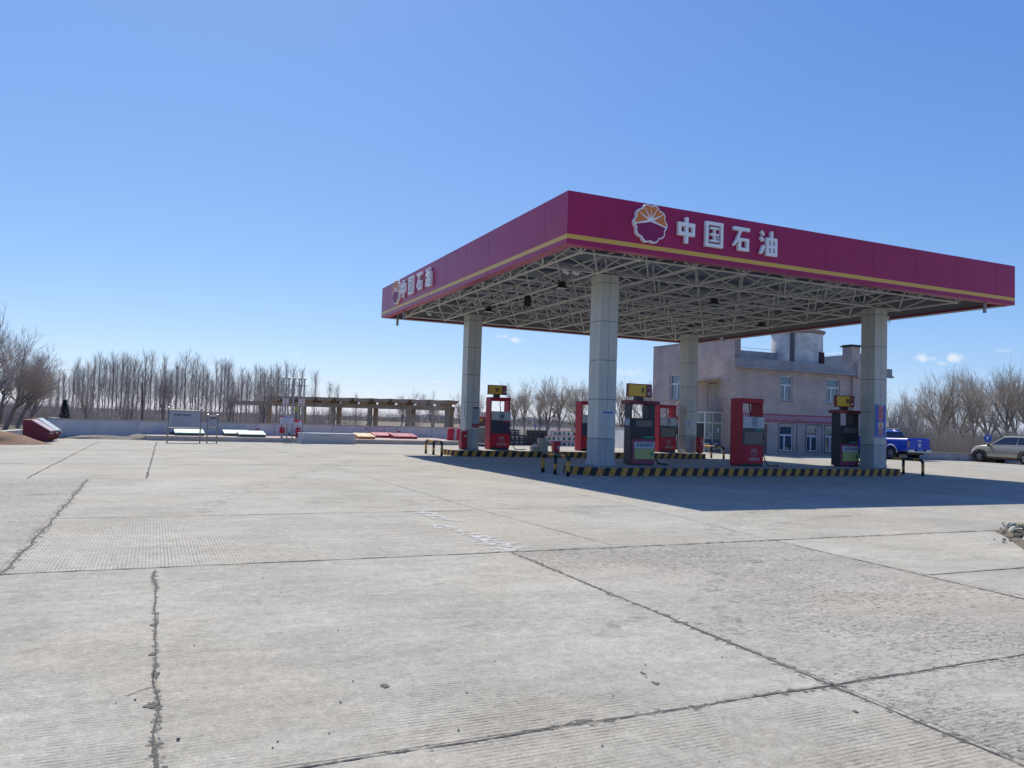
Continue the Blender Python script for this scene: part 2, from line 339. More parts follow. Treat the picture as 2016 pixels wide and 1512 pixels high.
crack([(-10, 33.5), (11, 33.6)], .04, M_ck, seed=24, step=.3); crack([(9.3, 18.2), (40, 18.6)], .03, M_ck, seed=25, step=.3); crack([(8.2, 8.9), (8.6, 12), (8.9, 18)], .008, M_ck, seed=26)
crack([(11.0, 4.9), (10.8, 4.7), (10.9, 4.5), (10.6, 4.3)], .012, M_ck, seed=27, step=.05); crack([(.1, 5.05), (.02, 5.0), (-.06, 4.92)], .008, M_ck, seed=28, step=.03)
M_pale = mat('cement_patch', (.50, .485, .46), .9, var=.1, vs=20)
def blob(cx, cy, rx, ry, m, seed, z=.0085, n=26, name='patch', rot=0):
    r = random.Random(seed); s = MB(); pts = []
    for i in range(n):
        t = 2*math.pi*i/n; k = .65+.6*noise.noise(Vector((math.cos(t)*1.4+seed, math.sin(t)*1.4, 0)))+.25*r.random()
        x, y = rx*k*math.cos(t), ry*k*math.sin(t); pts.append((cx+x*math.cos(rot)-y*math.sin(rot), cy+x*math.sin(rot)+y*math.cos(rot), z))
    s.face(pts); return s.build(name, m, kind='structure', fix=False)
crack([tuple(G(*q)[:2]) for q in ((826, 1007), (862, 1018), (900, 1027))], .26, M_smear, name='cement_smear', seed=41, step=.08, jit=.12); crack([tuple(G(*q)[:2]) for q in ((855, 1031), (905, 1046), (950, 1060), (985, 1073), (1016, 1086))], .28, M_smear, name='cement_smear', seed=42, step=.08, jit=.12)
for q, wd_, sd_ in ((((1540, 1004), (1470, 1012), (1425, 1030), (1410, 1052)), .35, 51), (((1690, 1010), (1580, 1024), (1500, 1048)), .3, 52), (((1500, 1095), (1420, 1125), (1400, 1170), (1440, 1230)), .22, 53), (((1235, 1190), (1228, 1260)), .28, 54), (((700, 905), (500, 960), (380, 1010)), .4, 55), (((1180, 1010), (900, 985), (600, 990)), .4, 56)):
    crack([tuple(G(*p_)[:2]) for p_ in q], wd_, M_scuff, name='tyre_scuff', seed=sd_, step=.12, jit=.05, z=.0065)
for i, (px, py, a) in enumerate(((1590, 953, .5), (1560, 948, .3), (1285, 962, .35), (640, 935, .3), (1330, 1120, .12), (420, 985, .2), (860, 1150, .1), (1120, 1330, .07), (540, 1250, .09))):
    p = G(px, py); blob(p.x, p.y, a, a*.7, M_scuff, i+70, name='oil_stain', z=.0068)
for i, (px, py, a) in enumerate(((1290, 1347, .035), (303, 1232, .05), (305, 1330, .06), (298, 1390, .06), (757, 1352, .05), (1265, 1327, .03), (1185, 1471, .012), (300, 1290, .04), (1683, 1403, .03), (150, 1125, .03))):
    p = G(px, py); blob(p.x, p.y, a*.6, a, M_cr if a > .02 else M_ck, i+30, name='chipped_spot')
# loose pebbles
pb = MB(); r = random.Random(5)
for i in range(90):
    px = r.uniform(-100, 2100); py = 905+600*r.random()**1.3; p = G(px, py); s = r.uniform(.003, .008)*(1 if r.random() < .95 else 1.7)
    pb.lathe([(0, 0), (s, s*.3), (s*.8, s*.9), (0, s*1.1)], 5, (p.x, p.y, .006))
pb.build('loose_gravel', mat('pebble', (.14, .13, .12), .9), kind='stuff', fix=False, label='small loose stones scattered over the concrete forecourt', cat='gravel')
# ------------------------------------------------------------------ far terrain
def hill(name, px0, px1, depth, peaks, m):
    s = MB(); n = 60; front = []; top = []
    for i in range(n+1):
        px = px0+(px1-px0)*i/n; p = D(px, depth); h = 0
        for c, wd, hh in peaks: h = max(h, hh*math.exp(-((px-c)/wd)**2))
        h *= 1+.12*noise.noise(Vector((px*.06, depth, 0))); q = D(px, depth*1.12)
        front.append((p.x, p.y, -1)); top.append((q.x, q.y, h))
    bk = [tuple(D(px0+(px1-px0)*i/n, depth*1.3)) for i in range(n+1)]
    for i in range(n): s.face([front[i], front[i+1], top[i+1], top[i]]); s.face([top[i], top[i+1], bk[i+1], bk[i]])
    return s.build(name, m, kind='structure', smooth=True)
hill('hill', 690, 1260, 2400, [(850, 42, 16), (1040, 28, 17), (1075, 50, 10), (960, 60, 6)], mat('hill_haze_blue', (.10, .12, .16), .95))  # blue of distant haze is painted into the hill's base colour
# ------------------------------------------------------------------ petrol canopy
X0, Y0, WW, LL, ZB, ZT = 9.84, 18.45, 18.54, 18.88, 6.39, 7.83
X1, Y1 = X0+WW, Y0+LL
M_fas = mat('maroon_cladding', (.35, .004, .078), .34, var=.09, vs=.9, spec=.42)
M_str = mat('yellow_stripe', (.68, .42, .07), .4)
M_sof = mat('grey_soffit', (.28, .28, .29), .7); M_joint = mat('panel_joint', (.20, .003, .035), .5)
can = thing('petrol_canopy', ((X0+X1)/2, (Y0+Y1)/2, 0), 'large square filling station canopy with maroon fascia and yellow stripe on four tiled columns', 'canopy')
OX, OY = (X0+X1)/2, (Y0+Y1)/2
hx, hy = WW/2, LL/2
def fascia(rz, half, dist, mirror):
    T = Matrix.Rotation(rz, 4, 'Z')
    e = half if mirror else half-.122; s = MB(); s.box(-e, e, -dist, -dist+.12, 6.66, ZT, 0, T); s.box(-e, e, -dist, -dist+.12, ZB, 6.535, 0, T); s.box(-half+(.13 if mirror else .345), half-(.13 if mirror else .345), -dist+.121, -dist+.34, ZB+.01, ZB+.06, 0, T)
    s.box(-e+.001, e-.001, -dist+.004, -dist+.12, 6.535, 6.66, 1, T)
    k = -half+1.03
    while k < half-.3:
        s.box(k-.006, k+.006, -dist-.002, -dist+.05, ZB+.004, 6.533, 2, T); s.box(k-.006, k+.006, -dist-.002, -dist+.05, 6.664, ZT-.005, 2, T); k += 2.06
    s.box(-half+.05, half-.05, -dist+.125, -dist+.16, ZB+.08, ZT-.1, 3, T)
    if rz > 1 : s.box(-half+.35, half-.35, -dist+.015, -dist+.36, ZB-.012, ZB-.001, 3, T)
    s.build('fascia_panel', [M_fas, M_str, M_joint, M_sof], can)
fascia(0, hx, hy, 1); fascia(R(90), hy, hx, 0); fascia(R(180), hx, hy, 1); fascia(R(-90), hy, hx, 0)
def deckmat():
    m = mat('roof_sheet', (.17, .20, .27), .6); nt = m.node_tree; t = nt.nodes.new('ShaderNodeTexCoord'); wv = nt.nodes.new('ShaderNodeTexWave'); wv.bands_direction = 'X'; wv.inputs['Scale'].default_value = 1.6
    nt.links.new(t.outputs['Object'], wv.inputs[0]); bp = nt.nodes.new('ShaderNodeBump'); bp.inputs['Distance'].default_value = .04; nt.links.new(wv.outputs[0], bp.inputs['Height']); nt.links.new(bp.outputs[0], nt.nodes['Principled BSDF'].inputs['Normal']); return m
s = MB(); s.box(-hx+.17, hx-.17, -hy+.17, hy-.17, 7.50, 7.58)
for i in range(10):
    y = -hy+1+i*(LL-2)/9; s.box(-hx+.2, hx-.2, y-.03, y+.03, 7.38, 7.495)
s.build('roof_deck', deckmat(), can)
# space frame
s = MB(); zl, zu = 6.42, 7.32; NX, NY = 9, 8
lx = [10.77-OX+1.95*i for i in range(NX)]; ly = [19.3-OY+2.42*i for i in range(NY)]
ux = [-hx+.25]+[(lx[i]+lx[i+1])/2 for i in range(NX-1)]+[hx-.25]; uy = [-hy+.25]+[(ly[i]+ly[i+1])/2 for i in range(NY-1)]+[hy-.25]
def bar(a, b, r=.028): s.tube([a, b], r, 5, 0, cap=False)
for i in range(NX):
    for k in range(NY):
        if i < NX-1: bar((lx[i], ly[k], zl), (lx[i+1], ly[k], zl), .034)
        if k < NY-1: bar((lx[i], ly[k], zl), (lx[i], ly[k+1], zl), .034)
        for a in (i, i+1):
            for b in (k, k+1): bar((lx[i], ly[k], zl), (ux[a], uy[b], zu))
        s.lathe([(0, -.07), (.05, -.05), (.07, 0), (.05, .05), (0, .07)], 6, (lx[i], ly[k], zl))
for i in range(NX+1):
    for k in range(NY+1):
        if i < NX: bar((ux[i], uy[k], zu), (ux[i+1], uy[k], zu), .032)
        if k < NY: bar((ux[i], uy[k], zu), (ux[i], uy[k+1], zu), .032)
s.build('roof_truss', mat('truss_paint', (.60, .59, .55), .6), can, fix=False)
# columns
M_tile = mat('column_panel', (.50, .50, .45), .38, var=.07, vs=1.2, spec=.4); M_tileb = mat('column_panel_blue', (.34, .365, .37), .4, var=.1, vs=1.2); M_seam = mat('column_seam', (.02, .022, .03), .8)
CX = {'B': (13.14, 21.93), 'D': (25.29, 21.93), 'A': (13.14, 33.54), 'C': (25.29, 33.54)}
for k, (x, y) in CX.items():
    c = MB(); hw = .325; x -= OX; y -= OY
    zs = [.25, 1.13, 2.38, 3.63, 4.88, 6.12, 6.40]
    for q in range(6):
        z0, z1 = zs[q]+.008, zs[q+1]-.008; mi = 1 if q == 0 else 0
        for sx in (-1, 1):
            for sy in (-1, 1):
                xa, xb = sorted((x+sx*.006, x+sx*hw)); ya, yb = sorted((y+sy*.006, y+sy*hw)); c.box(xa, xb, ya, yb, z0, z1, mi)
    c.box(x-hw+.012, x+hw-.012, y-hw+.012, y+hw-.012, .25, 6.42, 2)
    co = c.build('column', [M_tile, M_tileb, M_seam], can)
    b = MB(); b.box(x-hw-.03, x+hw+.03, y-hw-.03, y+hw+.03, .252, .38); b.build('plinth', M_tileb, co, bevel=.02)
# emblem: petal rosette
M_or = mat('emblem_orange', (.66, .20, .045), .5); M_mar = mat('emblem_maroon', (.24, .003, .085), .5); M_let = mat('letter_white', (.82, .83, .84), .5)
def emblem(parent, loc, rot, r, d=.12, plain=False, mats=None):
    """scalloped rosette facing local +Z"""
    mw, mo, mm = mats or (M_let, M_or, M_mar)
    def outline(rr, n=10, sub=6, dz=.11): return [(rr*(1-dz+dz*abs(math.sin((i/sub)*math.pi)))*math.cos(2*math.pi*i/(n*sub)+.31), rr*(1-dz+dz*abs(math.sin((i/sub)*math.pi)))*math.sin(2*math.pi*i/(n*sub)+.31)) for i in range(n*sub)]
    s = MB(); s.prism(outline(r), 0, d, 0)
    o = outline(r*.93); e = d+.006*min(1, r*2)
    # maroon lower part under a shallow arc
    low = [p for p in sorted(o, key=lambda p: (math.atan2(p[1], p[0])-R(8)) % (2*math.pi)) if p[1] < -.10*r-.0*r and not (p[1] > -.06*r)]
    low = sorted([p for p in o if p[1] < -.06*r], key=lambda p: math.atan2(p[1], p[0]))
    low = [p for p in o if p[1] < -.13*r-.0*abs(p[0])]; low = sorted(low, key=lambda p: math.atan2(p[1], p[0]))
    s.prism(low+[(.86*r, -.11*r), (0, .09*r), (-.86*r, -.11*r)], d, e, 2)
    cy = .14*r; ang = [-13, 29, 61, 90, 119, 151, 193]
    for a, b in zip(ang[:-1], ang[1:]):
        pts = []
        for k in range(11):
            t = R(a+.9+(b-a-1.8)*k/10)
            q = min(o, key=lambda p: abs(((math.atan2(p[1]-cy, p[0])-t+math.pi) % (2*math.pi))-math.pi)); rr = math.hypot(q[0], q[1]-cy); pts.append((rr*math.cos(t), cy+rr*math.sin(t)))
        tm = R((a+b)/2); s.prism([(.17*r*math.cos(tm), cy+.17*r*math.sin(tm))]+pts, d, e, 1)
    ob = s.build('emblem', [mw, mo, mm], parent); ob.location = loc; ob.rotation_euler = rot; return ob
emblem(can, (12.42-OX, Y0-OY, 7.24), FRONT, .56)
emblem(can, (X0-OX, 34.55-OY, 7.26), LEFT, .56)
GL = {  # strokes of the bold signboard characters as bars (x0,y0,x1,y1) in a unit cell
 'zhong': [(.10, .66, .90, .78), (.10, .30, .90, .42), (.10, .30, .22, .78), (.78, .30, .90, .78), (.43, 0, .57, 1)],
 'guo': [(.04, .9, .96, 1), (.04, 0, .96, .11), (.04, 0, .16, 1), (.84, 0, .96, 1), (.27, .72, .73, .80), (.27, .46, .73, .54), (.25, .2, .75, .28), (.46, .2, .55, .8), (.62, .31, .70, .42)],
 'shi': [(.04, .88, .96, 1), (.32, 0, .92, .11), (.32, 0, .45, .52), (.79, 0, .92, .52), (.32, .42, .92, .54)],
 'you': [(.38, 0, .96, .10), (.38, .0, .49, .72), (.85, 0, .96, .72), (.38, .62, .96, .72), (.61, 0, .72, 1), (.38, .31, .96, .41)]}
def glyph(parent, key, loc, rot, size, d=.12):
    s = MB(); 
    for i, (a, b, c2, e) in enumerate(GL[key]): w_ = .0025*i-.016; s.box((a-.5)*size*.93+w_, (c2-.5)*size*.93-w_, (b-.5)*size+w_, (e-.5)*size-w_, .001*i, d+.002*i)
    def slant(p): s.prism([((x-.5)*size*.93, (y-.5)*size) for x, y in p], 0, d)
    if key == 'shi': slant([(.40, .9), (.54, .9), (.30, .42), (.08, .14), (0, .24), (.20, .50)])
    if key == 'you': slant([(.04, .93), (.12, 1), (.27, .84), (.19, .76)]); slant([(.0, .68), (.08, .76), (.25, .60), (.16, .52)]); slant([(.0, .06), (.12, 0), (.29, .34), (.17, .42)])
    o = s.build('sign_character', M_let, parent, bevel=.018); o.location = loc; o.rotation_euler = rot; return o
for i, k in enumerate(('zhong', 'guo', 'shi', 'you')):
    glyph(can, k, ((13.66, 14.65, 15.66, 16.70)[i]-OX, Y0-OY, 7.215), FRONT, (.75, .72, .68, .74)[i])
    glyph(can, k, (X0-OX, (33.45, 32.3, 31.15, 29.95)[i]-OY, 7.25), LEFT, (.75, .72, .68, .74)[i])
for x, y in ((9.95, 34.5), (X1-1.5, Y0+.25), (X0+.5, Y1-.4)):
    q = MB(); q.tube([(x-OX+.2, y-OY, ZB+.3), (x-OX+.2, y-OY, ZB-.36)], .06, 8); q.build('drain_pipe', M_grey, can)
# lamps under the canopy
def flood(label):
    t = thing('canopy_floodlight', (0, 0, 0), label, 'lamp', group='floodlights under the canopy')
    a = MB(); a.tube([(-.22, 0, .42), (-.22, 0, .12)], .012, 5); a.tube([(.22, 0, .42), (.22, 0, .12)], .012, 5); a.box(-.24, .24, -.02, .02, .1, .13); a.build('bracket', M_grey, t)
    b = MB(); b.box(-.13, .13, -.13, .13, .06, .24); b.loft([[(-.13, -.13, .06), (.13, -.13, .06), (.13, .13, .06), (-.13, .13, .06)], [(-.27, -.25, -.04), (.27, -.25, -.04), (.27, .25, -.04), (-.27, .25, -.04)]]); b.build('lamp_housing', M_black, t)
    c = MB(); c.box(-.24, .24, -.22, .22, -.05, -.042); c.build('lens', mat('lamp_lens', (.35, .4, .42), .15), t); return t
fl = flood('square floodlight hanging beside the near left column under the canopy'); fl.scale = (.78, .78, .78); fl.location = (12.45, 23.64, 6.2)
dup(fl, (12.66, 30.6, 6.2), 'square floodlight hanging beside the far left column under the canopy')
dup(fl, (18.8, 23.5, 6.2), 'square floodlight hanging in the middle of the near canopy bay')
dup(fl, (20.2, 33.2, 6.2), 'square floodlight hanging between the two far columns')
dup(fl, (24.67, 27.5, 6.2), 'square floodlight hanging between the two right columns')
t = thing('canopy_spotlight', (12.77, 27.0, 6.2), 'black cylindrical spotlight hanging alone in the left part of the canopy', 'lamp')
q = MB(); q.tube([(0, 0, .35), (0, 0, .15)], .02, 6); q.build('stem', M_grey, t); q = MB(); q.lathe([(0, .18), (.09, .18), (.13, .1), (.14, -.2), (.12, -.24), (0, -.22)], 14); q.build('lamp_housing', M_black, t)
def cctv(loc, rz, label, pole=.3, group='cameras hanging from the canopy'):
    t = thing('security_camera', loc, label, 'camera', rz, group); t.scale = (.7, .7, .7)
    a = MB(); a.tube([(0, 0, pole), (0, 0, -.05)], .018, 6); a.tube([(0, 0, -.05), (.1, 0, -.05)], .018, 6); a.build('bracket', M_grey, t)
    c = MB(); c.tube([(0, .03, pole*.7), (.09, .03, -.25), (.02, .03, -.36), (-.09, .03, -.25), (-.02, .03, -.02)], .012, 6); c.build('cable', M_black, t)
    b = MB(); T = Matrix.Translation((.22, 0, -.08)) @ Matrix.Rotation(R(22), 4, 'Y'); b.box(-.16, .16, -.055, .055, -.05, .055, 0, T); b.box(-.18, .21, -.065, .065, .055, .065, 0, T); b.build('housing', M_white, t, bevel=.01)
    l = MB(); l.cyl(T @ Vector((.165, 0, 0)), T.to_3x3() @ Vector((1, 0, 0)), .045, .02, 12); l.build('lens', M_black, t); return t
cctv((26.76, 22.5, 6.25), R(200), 'white security camera with looped cable right of the near right column')
cctv((10.7, 33.0, 6.25), R(20), 'security camera with looped cable at the far left edge of the canopy')
cctv((26.4, 32.2, 6.2), R(190), 'white security camera hanging right of the far right column')
cctv((11.5, 21.9, 6.4), R(-20), 'left camera of the pair hanging left of the near left column', .4)
cctv((11.75, 21.7, 6.35), R(-35), 'right camera of the pair hanging left of the near left column', .4)
# papers and boards on columns
def notice(name, x, y, z, wd, hh, face, label, cat='notice', bgm=None, lines=8, head=None, hc=None, stuff=None):
    t = thing(name, (x, y, z), label, cat, 0 if face == 'F' else R(-90))
    s = MB(); s.box(-wd/2, wd/2, -.012, 0, -hh/2, hh/2); s.build('sheet', bgm or M_paper, t)
    if head: q = MB(); q.box(-wd/2+.01, wd/2-.01, -.014, -.010, hh/2-head, hh/2-.01); q.build('heading', hc or M_blue, t)
    if lines:
        q = MB(); r = random.Random(int(x*10+z*100)); z0 = hh/2-(head or .02)-.03
        dz = (z0+hh/2-.02)/lines
        for i in range(lines):
            a = -wd*.4; e = a+wd*(.45+.35*r.random()); q.box(a, e, -.0135, -.0105, z0-i*dz-.006, z0-i*dz+.004)
        q.build('text_lines', mat('faint_ink', (.25, .27, .31), .8), t)
    return t
notice('notice_sheet', 13.17, 21.6, 1.71, .40, .58, 'F', 'white printed notice in a yellowish frame on the near left column', bgm=mat('cream_paper', (.50, .52, .50), .6), head=.06, hc=M_blue, lines=9)
notice('notice_sheet', 24.98, 33.2, 1.75, .24, .30, 'F', 'left one of the two pale papers on the far right column', lines=5)
notice('notice_sheet', 25.26, 33.2, 1.75, .24, .30, 'F', 'right one of the two pale papers on the far right column', lines=5)
notice('notice_sheet', 13.30, 33.2, 1.80, .34, .75, 'F', 'tall grey poster with dark heading on the far left column', lines=8, head=.07, hc=mat('dark_red', (.12, .01, .03), .6), bgm=mat('grey_paper', (.30, .33, .36), .6))
notice('notice_sheet', 13.30, 33.2, 1.33, .34, .17, 'F', 'small dark red plate low on the far left column', lines=3, bgm=mat('dull_red', (.30, .02, .05), .6))
notice('notice_strip', 12.805, 33.45, 2.1, .14, 1.05, 'L', 'narrow white vertical strip sign on the left face of the far left column', lines=5)
t = thing('height_limit_sign', (25.27, 21.6, 2.04), 'tall blue height limit sign with orange characters and a 5 in a white disc', 'sign')
q = MB(); q.box(-.27, .27, -.03, 0, -.62, .62); q.build('sign_board', mat('sign_blue', (.02, .085, .42), .45), t, bevel=.006)
q = MB()
for a in ((-.265, .265, -.032, -.028, .59, .61), (-.265, .265, -.032, -.028, -.61, -.59), (-.265, -.245, -.032, -.028, -.59, .59), (.245, .265, -.032, -.028, -.59, .59)): q.box(*a)
q.build('border', mat('pale_blue', (.2, .35, .6), .5), t)
M_so = mat('sign_orange', (.62, .15, .12), .5); M_halo = mat('sign_halo', (.45, .42, .55), .5)
for ch, zz in (('限', .43), ('高', .15), ('米', -.45)):
    text(ch, .30, M_halo, t, 'character_outline', (0, -.031, zz), FRONT, .002, bold=.018); text(ch, .30, M_so, t, 'character', (0, -.035, zz), FRONT, .002, bold=.006)
q = MB(); q.cyl((0, -.033, -.16), (0, 1, 0), .155, .006, 28); q.build('disc', mat('disc_cream', (.6, .55, .42), .5), t)
text('5', .30, M_so, t, 'digit', (0, -.038, -.165), FRONT, .002, bold=.012)
# ------------------------------------------------------------------ pump islands
def island(x0, x1, y0, y1, label, rl=.9, rr_=.2):
    t = thing('pump_island', ((x0+x1)/2, (y0+y1)/2, 0), label, 'island', group='raised pump islands')
    hl, hw, H = (x1-x0)/2, (y1-y0)/2, .25
    pts = []
    for cx, cy, a0, r in ((hl-rr_, hw-rr_, 0, rr_), (-hl+rl, hw-rl, 90, rl), (-hl+rl, -hw+rl, 180, rl), (hl-rr_, -hw+rr_, 270, rr_)):
        for k in range(9): a = R(a0+90*k/8); pts.append((cx+r*math.cos(a), cy+r*math.sin(a)))
    # resample perimeter
    per = []; n = len(pts); dist = 0; out = []
    for i in range(n):
        a, b = Vector(pts[i]), Vector(pts[(i+1) % n]); L = (b-a).length; m = max(1, int(L/.05))
        for k in range(m): out.append((a.lerp(b, k/m), dist+L*k/m))
        dist += L
    k = MB(); cnt = round(dist/.42); per = dist/cnt; N_ = len(out)
    def at(s_): 
        s_ %= dist
        lo, hi = 0, N_
        while hi-lo > 1:
            md = (lo+hi)//2
            if out[md][1] <= s_: lo = md
            else: hi = md
        a = out[lo]; b = out[(lo+1) % N_]; bs = b[1] if lo+1 < N_ else dist; f_ = (s_-a[1])/(bs-a[1]+1e-9); return a[0].lerp(b[0], f_)
    for i in range(cnt*8):
        s0, s1 = i*per/8, (i+1)*per/8; lean = .10
        a0, a1, b0, b1 = at(s0), at(s1), at(s0+lean), at(s1+lean); mi = 0 if (i % 8) < 4 else 1
        k.face([(a0.x, a0.y, 0), (a1.x, a1.y, 0), (b1.x, b1.y, H), (b0.x, b0.y, H)], mi)
    k.build('kerb_edge', [M_yel, M_blk], t)
    q = MB(); q.face([(p.x, p.y, H) for p, _ in out]); q.build('island_top', concrete('island_concrete', (.40, .39, .37)), t, fix=False)
    return t
island(11.95, 25.72, 20.97, 22.95, 'near pump island with black and yellow striped kerb', .95, .12)
island(11.9, 25.35, 32.0, 34.15, 'far pump island with black and yellow striped kerb', .6, .12)
# ------------------------------------------------------------------ pumps
M_pred = mat('pump_red', (.42, .005, .028), .42, var=.10, vs=2, spec=.35); M_pgrey = mat('pump_panel_grey', (.48, .49, .50), .4); M_smoke = mat('smoked_panel', (.10, .10, .09), .25); M_mar2 = mat('maroon_sticker', (.26, .05, .10), .5)
M_navy = mat('navy_panel', (.01, .014, .05), .3); M_ylp = mat('yellow_lightbox', (.80, .50, .05), .45); M_poster = mat('poster_green', (.38, .42, .13), .5); M_lb = mat('lightbox_frame', (.22, .03, .035), .5)
M_ash = mat('faded_logo', (.45, .36, .36), .5); M_ash2 = mat('faded_logo_b', (.42, .05, .08), .5)
def hose(parent, pts, r=.022):
    P = [Vector(p) for p in pts]; out = []
    for i in range(len(P)-1):
        p0, p1, p2, p3 = P[max(i-1, 0)], P[i], P[i+1], P[min(i+2, len(P)-1)]
        for k in range(6):
            u = k/6; out.append(.5*((2*p1)+(-p0+p2)*u+(2*p0-5*p1+4*p2-p3)*u*u+(-p0+3*p1-3*p2+p3)*u**3))
    out.append(P[-1]); q = MB(); q.tube(out, r, 8); return q.build('hose', M_rubber, parent, smooth=True)
def topbox(t, xc, z0, wd, num, yf, numx):
    b = MB(); b.box(xc-.16, xc+.12, yf+.12, yf+.30, z0, z0+.13); b.build('sign_neck', M_black, t)
    f_ = MB(); f_.box(xc-wd/2, xc+wd/2, yf+.14, yf+.28, z0+.13, z0+.58); o = f_.build('number_sign', M_lb, t, bevel=.01)
    q = MB(); q.box(xc-wd/2+.02, xc+wd/2-.25, yf+.133, yf+.14, z0+.16, z0+.55); q.build('sign_face', M_ylp, o)
    text(num, .24, M_ink, o, 'number', (xc+numx, yf+.13, z0+.35), FRONT, .002, bold=.010, sx=.85)
    e = emblem(o, (xc+wd/2-.125, yf+.139, z0+.44), FRONT, .075, .003, mats=(M_ash, M_ash2, M_mar2)); q = MB(); q.cyl((xc+wd/2-.125, yf+.137, z0+.26), (0, 1, 0), .065, .006, 18); q.build('round_mark', M_ash, o)
def pump_red(loc, label, W_=1.0, Dp=.62, lower=None, box=None, nozzle_side=True):
    """portal pump: frame open at the top with grey display and red base"""
    t = thing('fuel_pump', loc, label, 'fuel pump', group='fuel pumps on the islands'); H = 2.42; xl = -.01
    q = MB(); q.box(0, xl+.06, 0, Dp, .03, H); q.box(xl+.06, W_, 0, Dp, H-.17, H); q.build('frame', M_pred, t, bevel=.02)
    q = MB(); q.box(W_-.07, W_, .04, Dp-.02, 1.77, H-.175); q.build('side_panel', M_pred, t)
    q = MB(); q.box(.05, W_, .0, Dp, .1, .75); o = q.build('base_panel', M_pred, t, bevel=.008)
    e = emblem(o, (W_*.58, -.001, .50), FRONT, .15, .006, mats=(M_ash, M_ash2, mat('logo_dull', (.30, .04, .09), .5)))
    text('中国石油', .125, M_ash, o, 'lettering', (W_*.58, -.004, .25), FRONT, .002, bold=.003)
    q = MB(); q.box(.05, W_, .012, Dp-.01, .75, 1.36); q.build('recess', M_navy, t)
    if lower: q = MB(); q.box(.13, W_-.03, .0, .011, .79, 1.22); q.build('window_panel', lower, t)
    q = MB(); q.box(.05, W_+.01, -.03, Dp, 1.36, 1.77); d = q.build('display_unit', M_pgrey, t, bevel=.01)
    q = MB(); q.box(.44, .70, -.034, -.029, 1.40, 1.70); q.build('keypad_plate', mat('plate_bluegrey', (.22, .30, .36), .4), d)
    q = MB(); q.box(.50, .64, -.038, -.033, 1.50, 1.60); q.build('screen', M_glass, d)
    text('加油请熄火', .045, M_ink, d, 'caption', (.57, -.037, 1.73), FRONT, .001)
    q = MB(); q.box(W_*.6, W_-.02, -.004, .0, 1.27, 1.345); q.build('sticker', M_green if not box else mat('red_sticker', (.4, .03, .06), .5), t)
    q = MB(); q.box(.03, W_-.02, .02, Dp-.02, .002, .1); q.build('plinth', M_black, t)
    hose(t, [(W_*.62, Dp*.5, H-.15), (W_*.57, Dp*.45, 2.1), (W_*.60, Dp*.4, 1.9), (W_*.59, Dp*.4, 1.76)], .02)
    if box: topbox(t, .46, H, .93, box, .2, -.02)
    q = MB(); q.tube([(W_+.0, .1, 1.2), (W_+.08, .08, 1.1), (W_+.09, .1, .95)], .022, 6); q.build('nozzle', M_black, t)
    hose(t, [(W_+.03, .3, 1.15), (W_+.2, .25, .5), (W_+.35, .15, .05), (W_+.75, .1, .025), (W_+.95, .3, .025)], .02)
    return t
def pump_black(loc, label, W_=.86, box='0', numx=.1, bx=.45):
    t = thing('fuel_pump', loc, label, 'fuel pump', group='fuel pumps on the islands'); H = 2.05; Dp = .41
    M_cas = mat('pump_dark', (.010, .013, .022), .42)
    q = MB(); q.box(0, .045, 0, Dp, .03, H); q.box(W_-.27, W_, 0.02, Dp, 1.55, H); q.build('frame', M_cas, t, bevel=.01)
    q = MB(); q.box(-.10, W_+.13, -.08, Dp+.06, H, H+.12); o = q.build('cap', M_lb, t, bevel=.01)
    text('自助加油机', .075, mat('cap_text', (.10, .015, .02), .6), o, 'caption', (W_*.45, -.083, H+.065), FRONT, .002, bold=.003); text('中 国 石 油', .08, mat('cap_text', (.1, .015, .02), .6), o, 'caption', (W_*.95-.15, -.083, H+.06), FRONT, .002)
    q = MB(); q.box(.045, W_, .012, Dp-.01, 1.0, 1.58); o = q.build('upper_case', M_cas, t, bevel=.01)
    q = MB(); q.box(.22, W_-.12, .004, .012, 1.30, 1.50); q.build('display', mat('lcd', (.10, .115, .11), .2), o)
    q = MB()
    for i in range(3): q.box(.26, W_-.2, .001, .004, 1.345+.05*i, 1.352+.05*i)
    q.build('display_digits', mat('lcd_ink', (.05, .06, .05), .5), o)
    q = MB(); q.box(.045, W_, .03, Dp-.01, .87, 1.0); q.build('recess', M_black, t)
    q = MB(); q.box(W_*.55, W_-.03, .02, .03, .90, .97); q.build('sticker', M_green, t)
    q = MB(); q.box(.045, W_, -.01, Dp, .04, .87); p = q.build('door_panel', M_mar2, t, bevel=.008)
    q = MB(); q.box(.15, W_-.02, -.018, -.0095, .56, .78); q.build('poster_heading', M_paper, p)
    text('润滑油超市', .155, M_ink, p, 'lettering', (W_*.56+.02, -.021, .67), FRONT, .002, bold=0, sx=.92)
    q = MB(); q.box(.15, W_-.02, -.018, -.0095, .20, .555); q.build('poster', M_poster, p)
    q = MB(); 
    for i in range(4): q.box(.22, W_*.62, -.0215, -.0175, .25+i*.075, .262+i*.075)
    q.build('poster_lines', mat('poster_pale', (.62, .64, .35), .5), p)
    q = MB(); q.box(W_-.17, W_-.09, -.0225, -.0175, .30, .44); q.build('oil_can_picture', M_green, p)
    q = MB(); q.box(.12, .96*W_, .0, Dp-.02, .002, .04); q.build('plinth', M_black, t)
    if not box == 'x': topbox(t, bx, H+.12, .96, box, .05, numx)
    q = MB(); q.tube([(W_, .15, 1.0), (W_+.07, .1, .92), (W_+.06, .12, .78)], .025, 6); q.build('nozzle', M_black, t)
    hose(t, [(W_+.01, .2, .85), (W_+.04, .15, .5), (W_+.2, .1, .1), (W_+.45, .05, .03), (W_+.7, .25, .025), (W_+.4, .4, .025)], .022)
    return t
ZI = .252
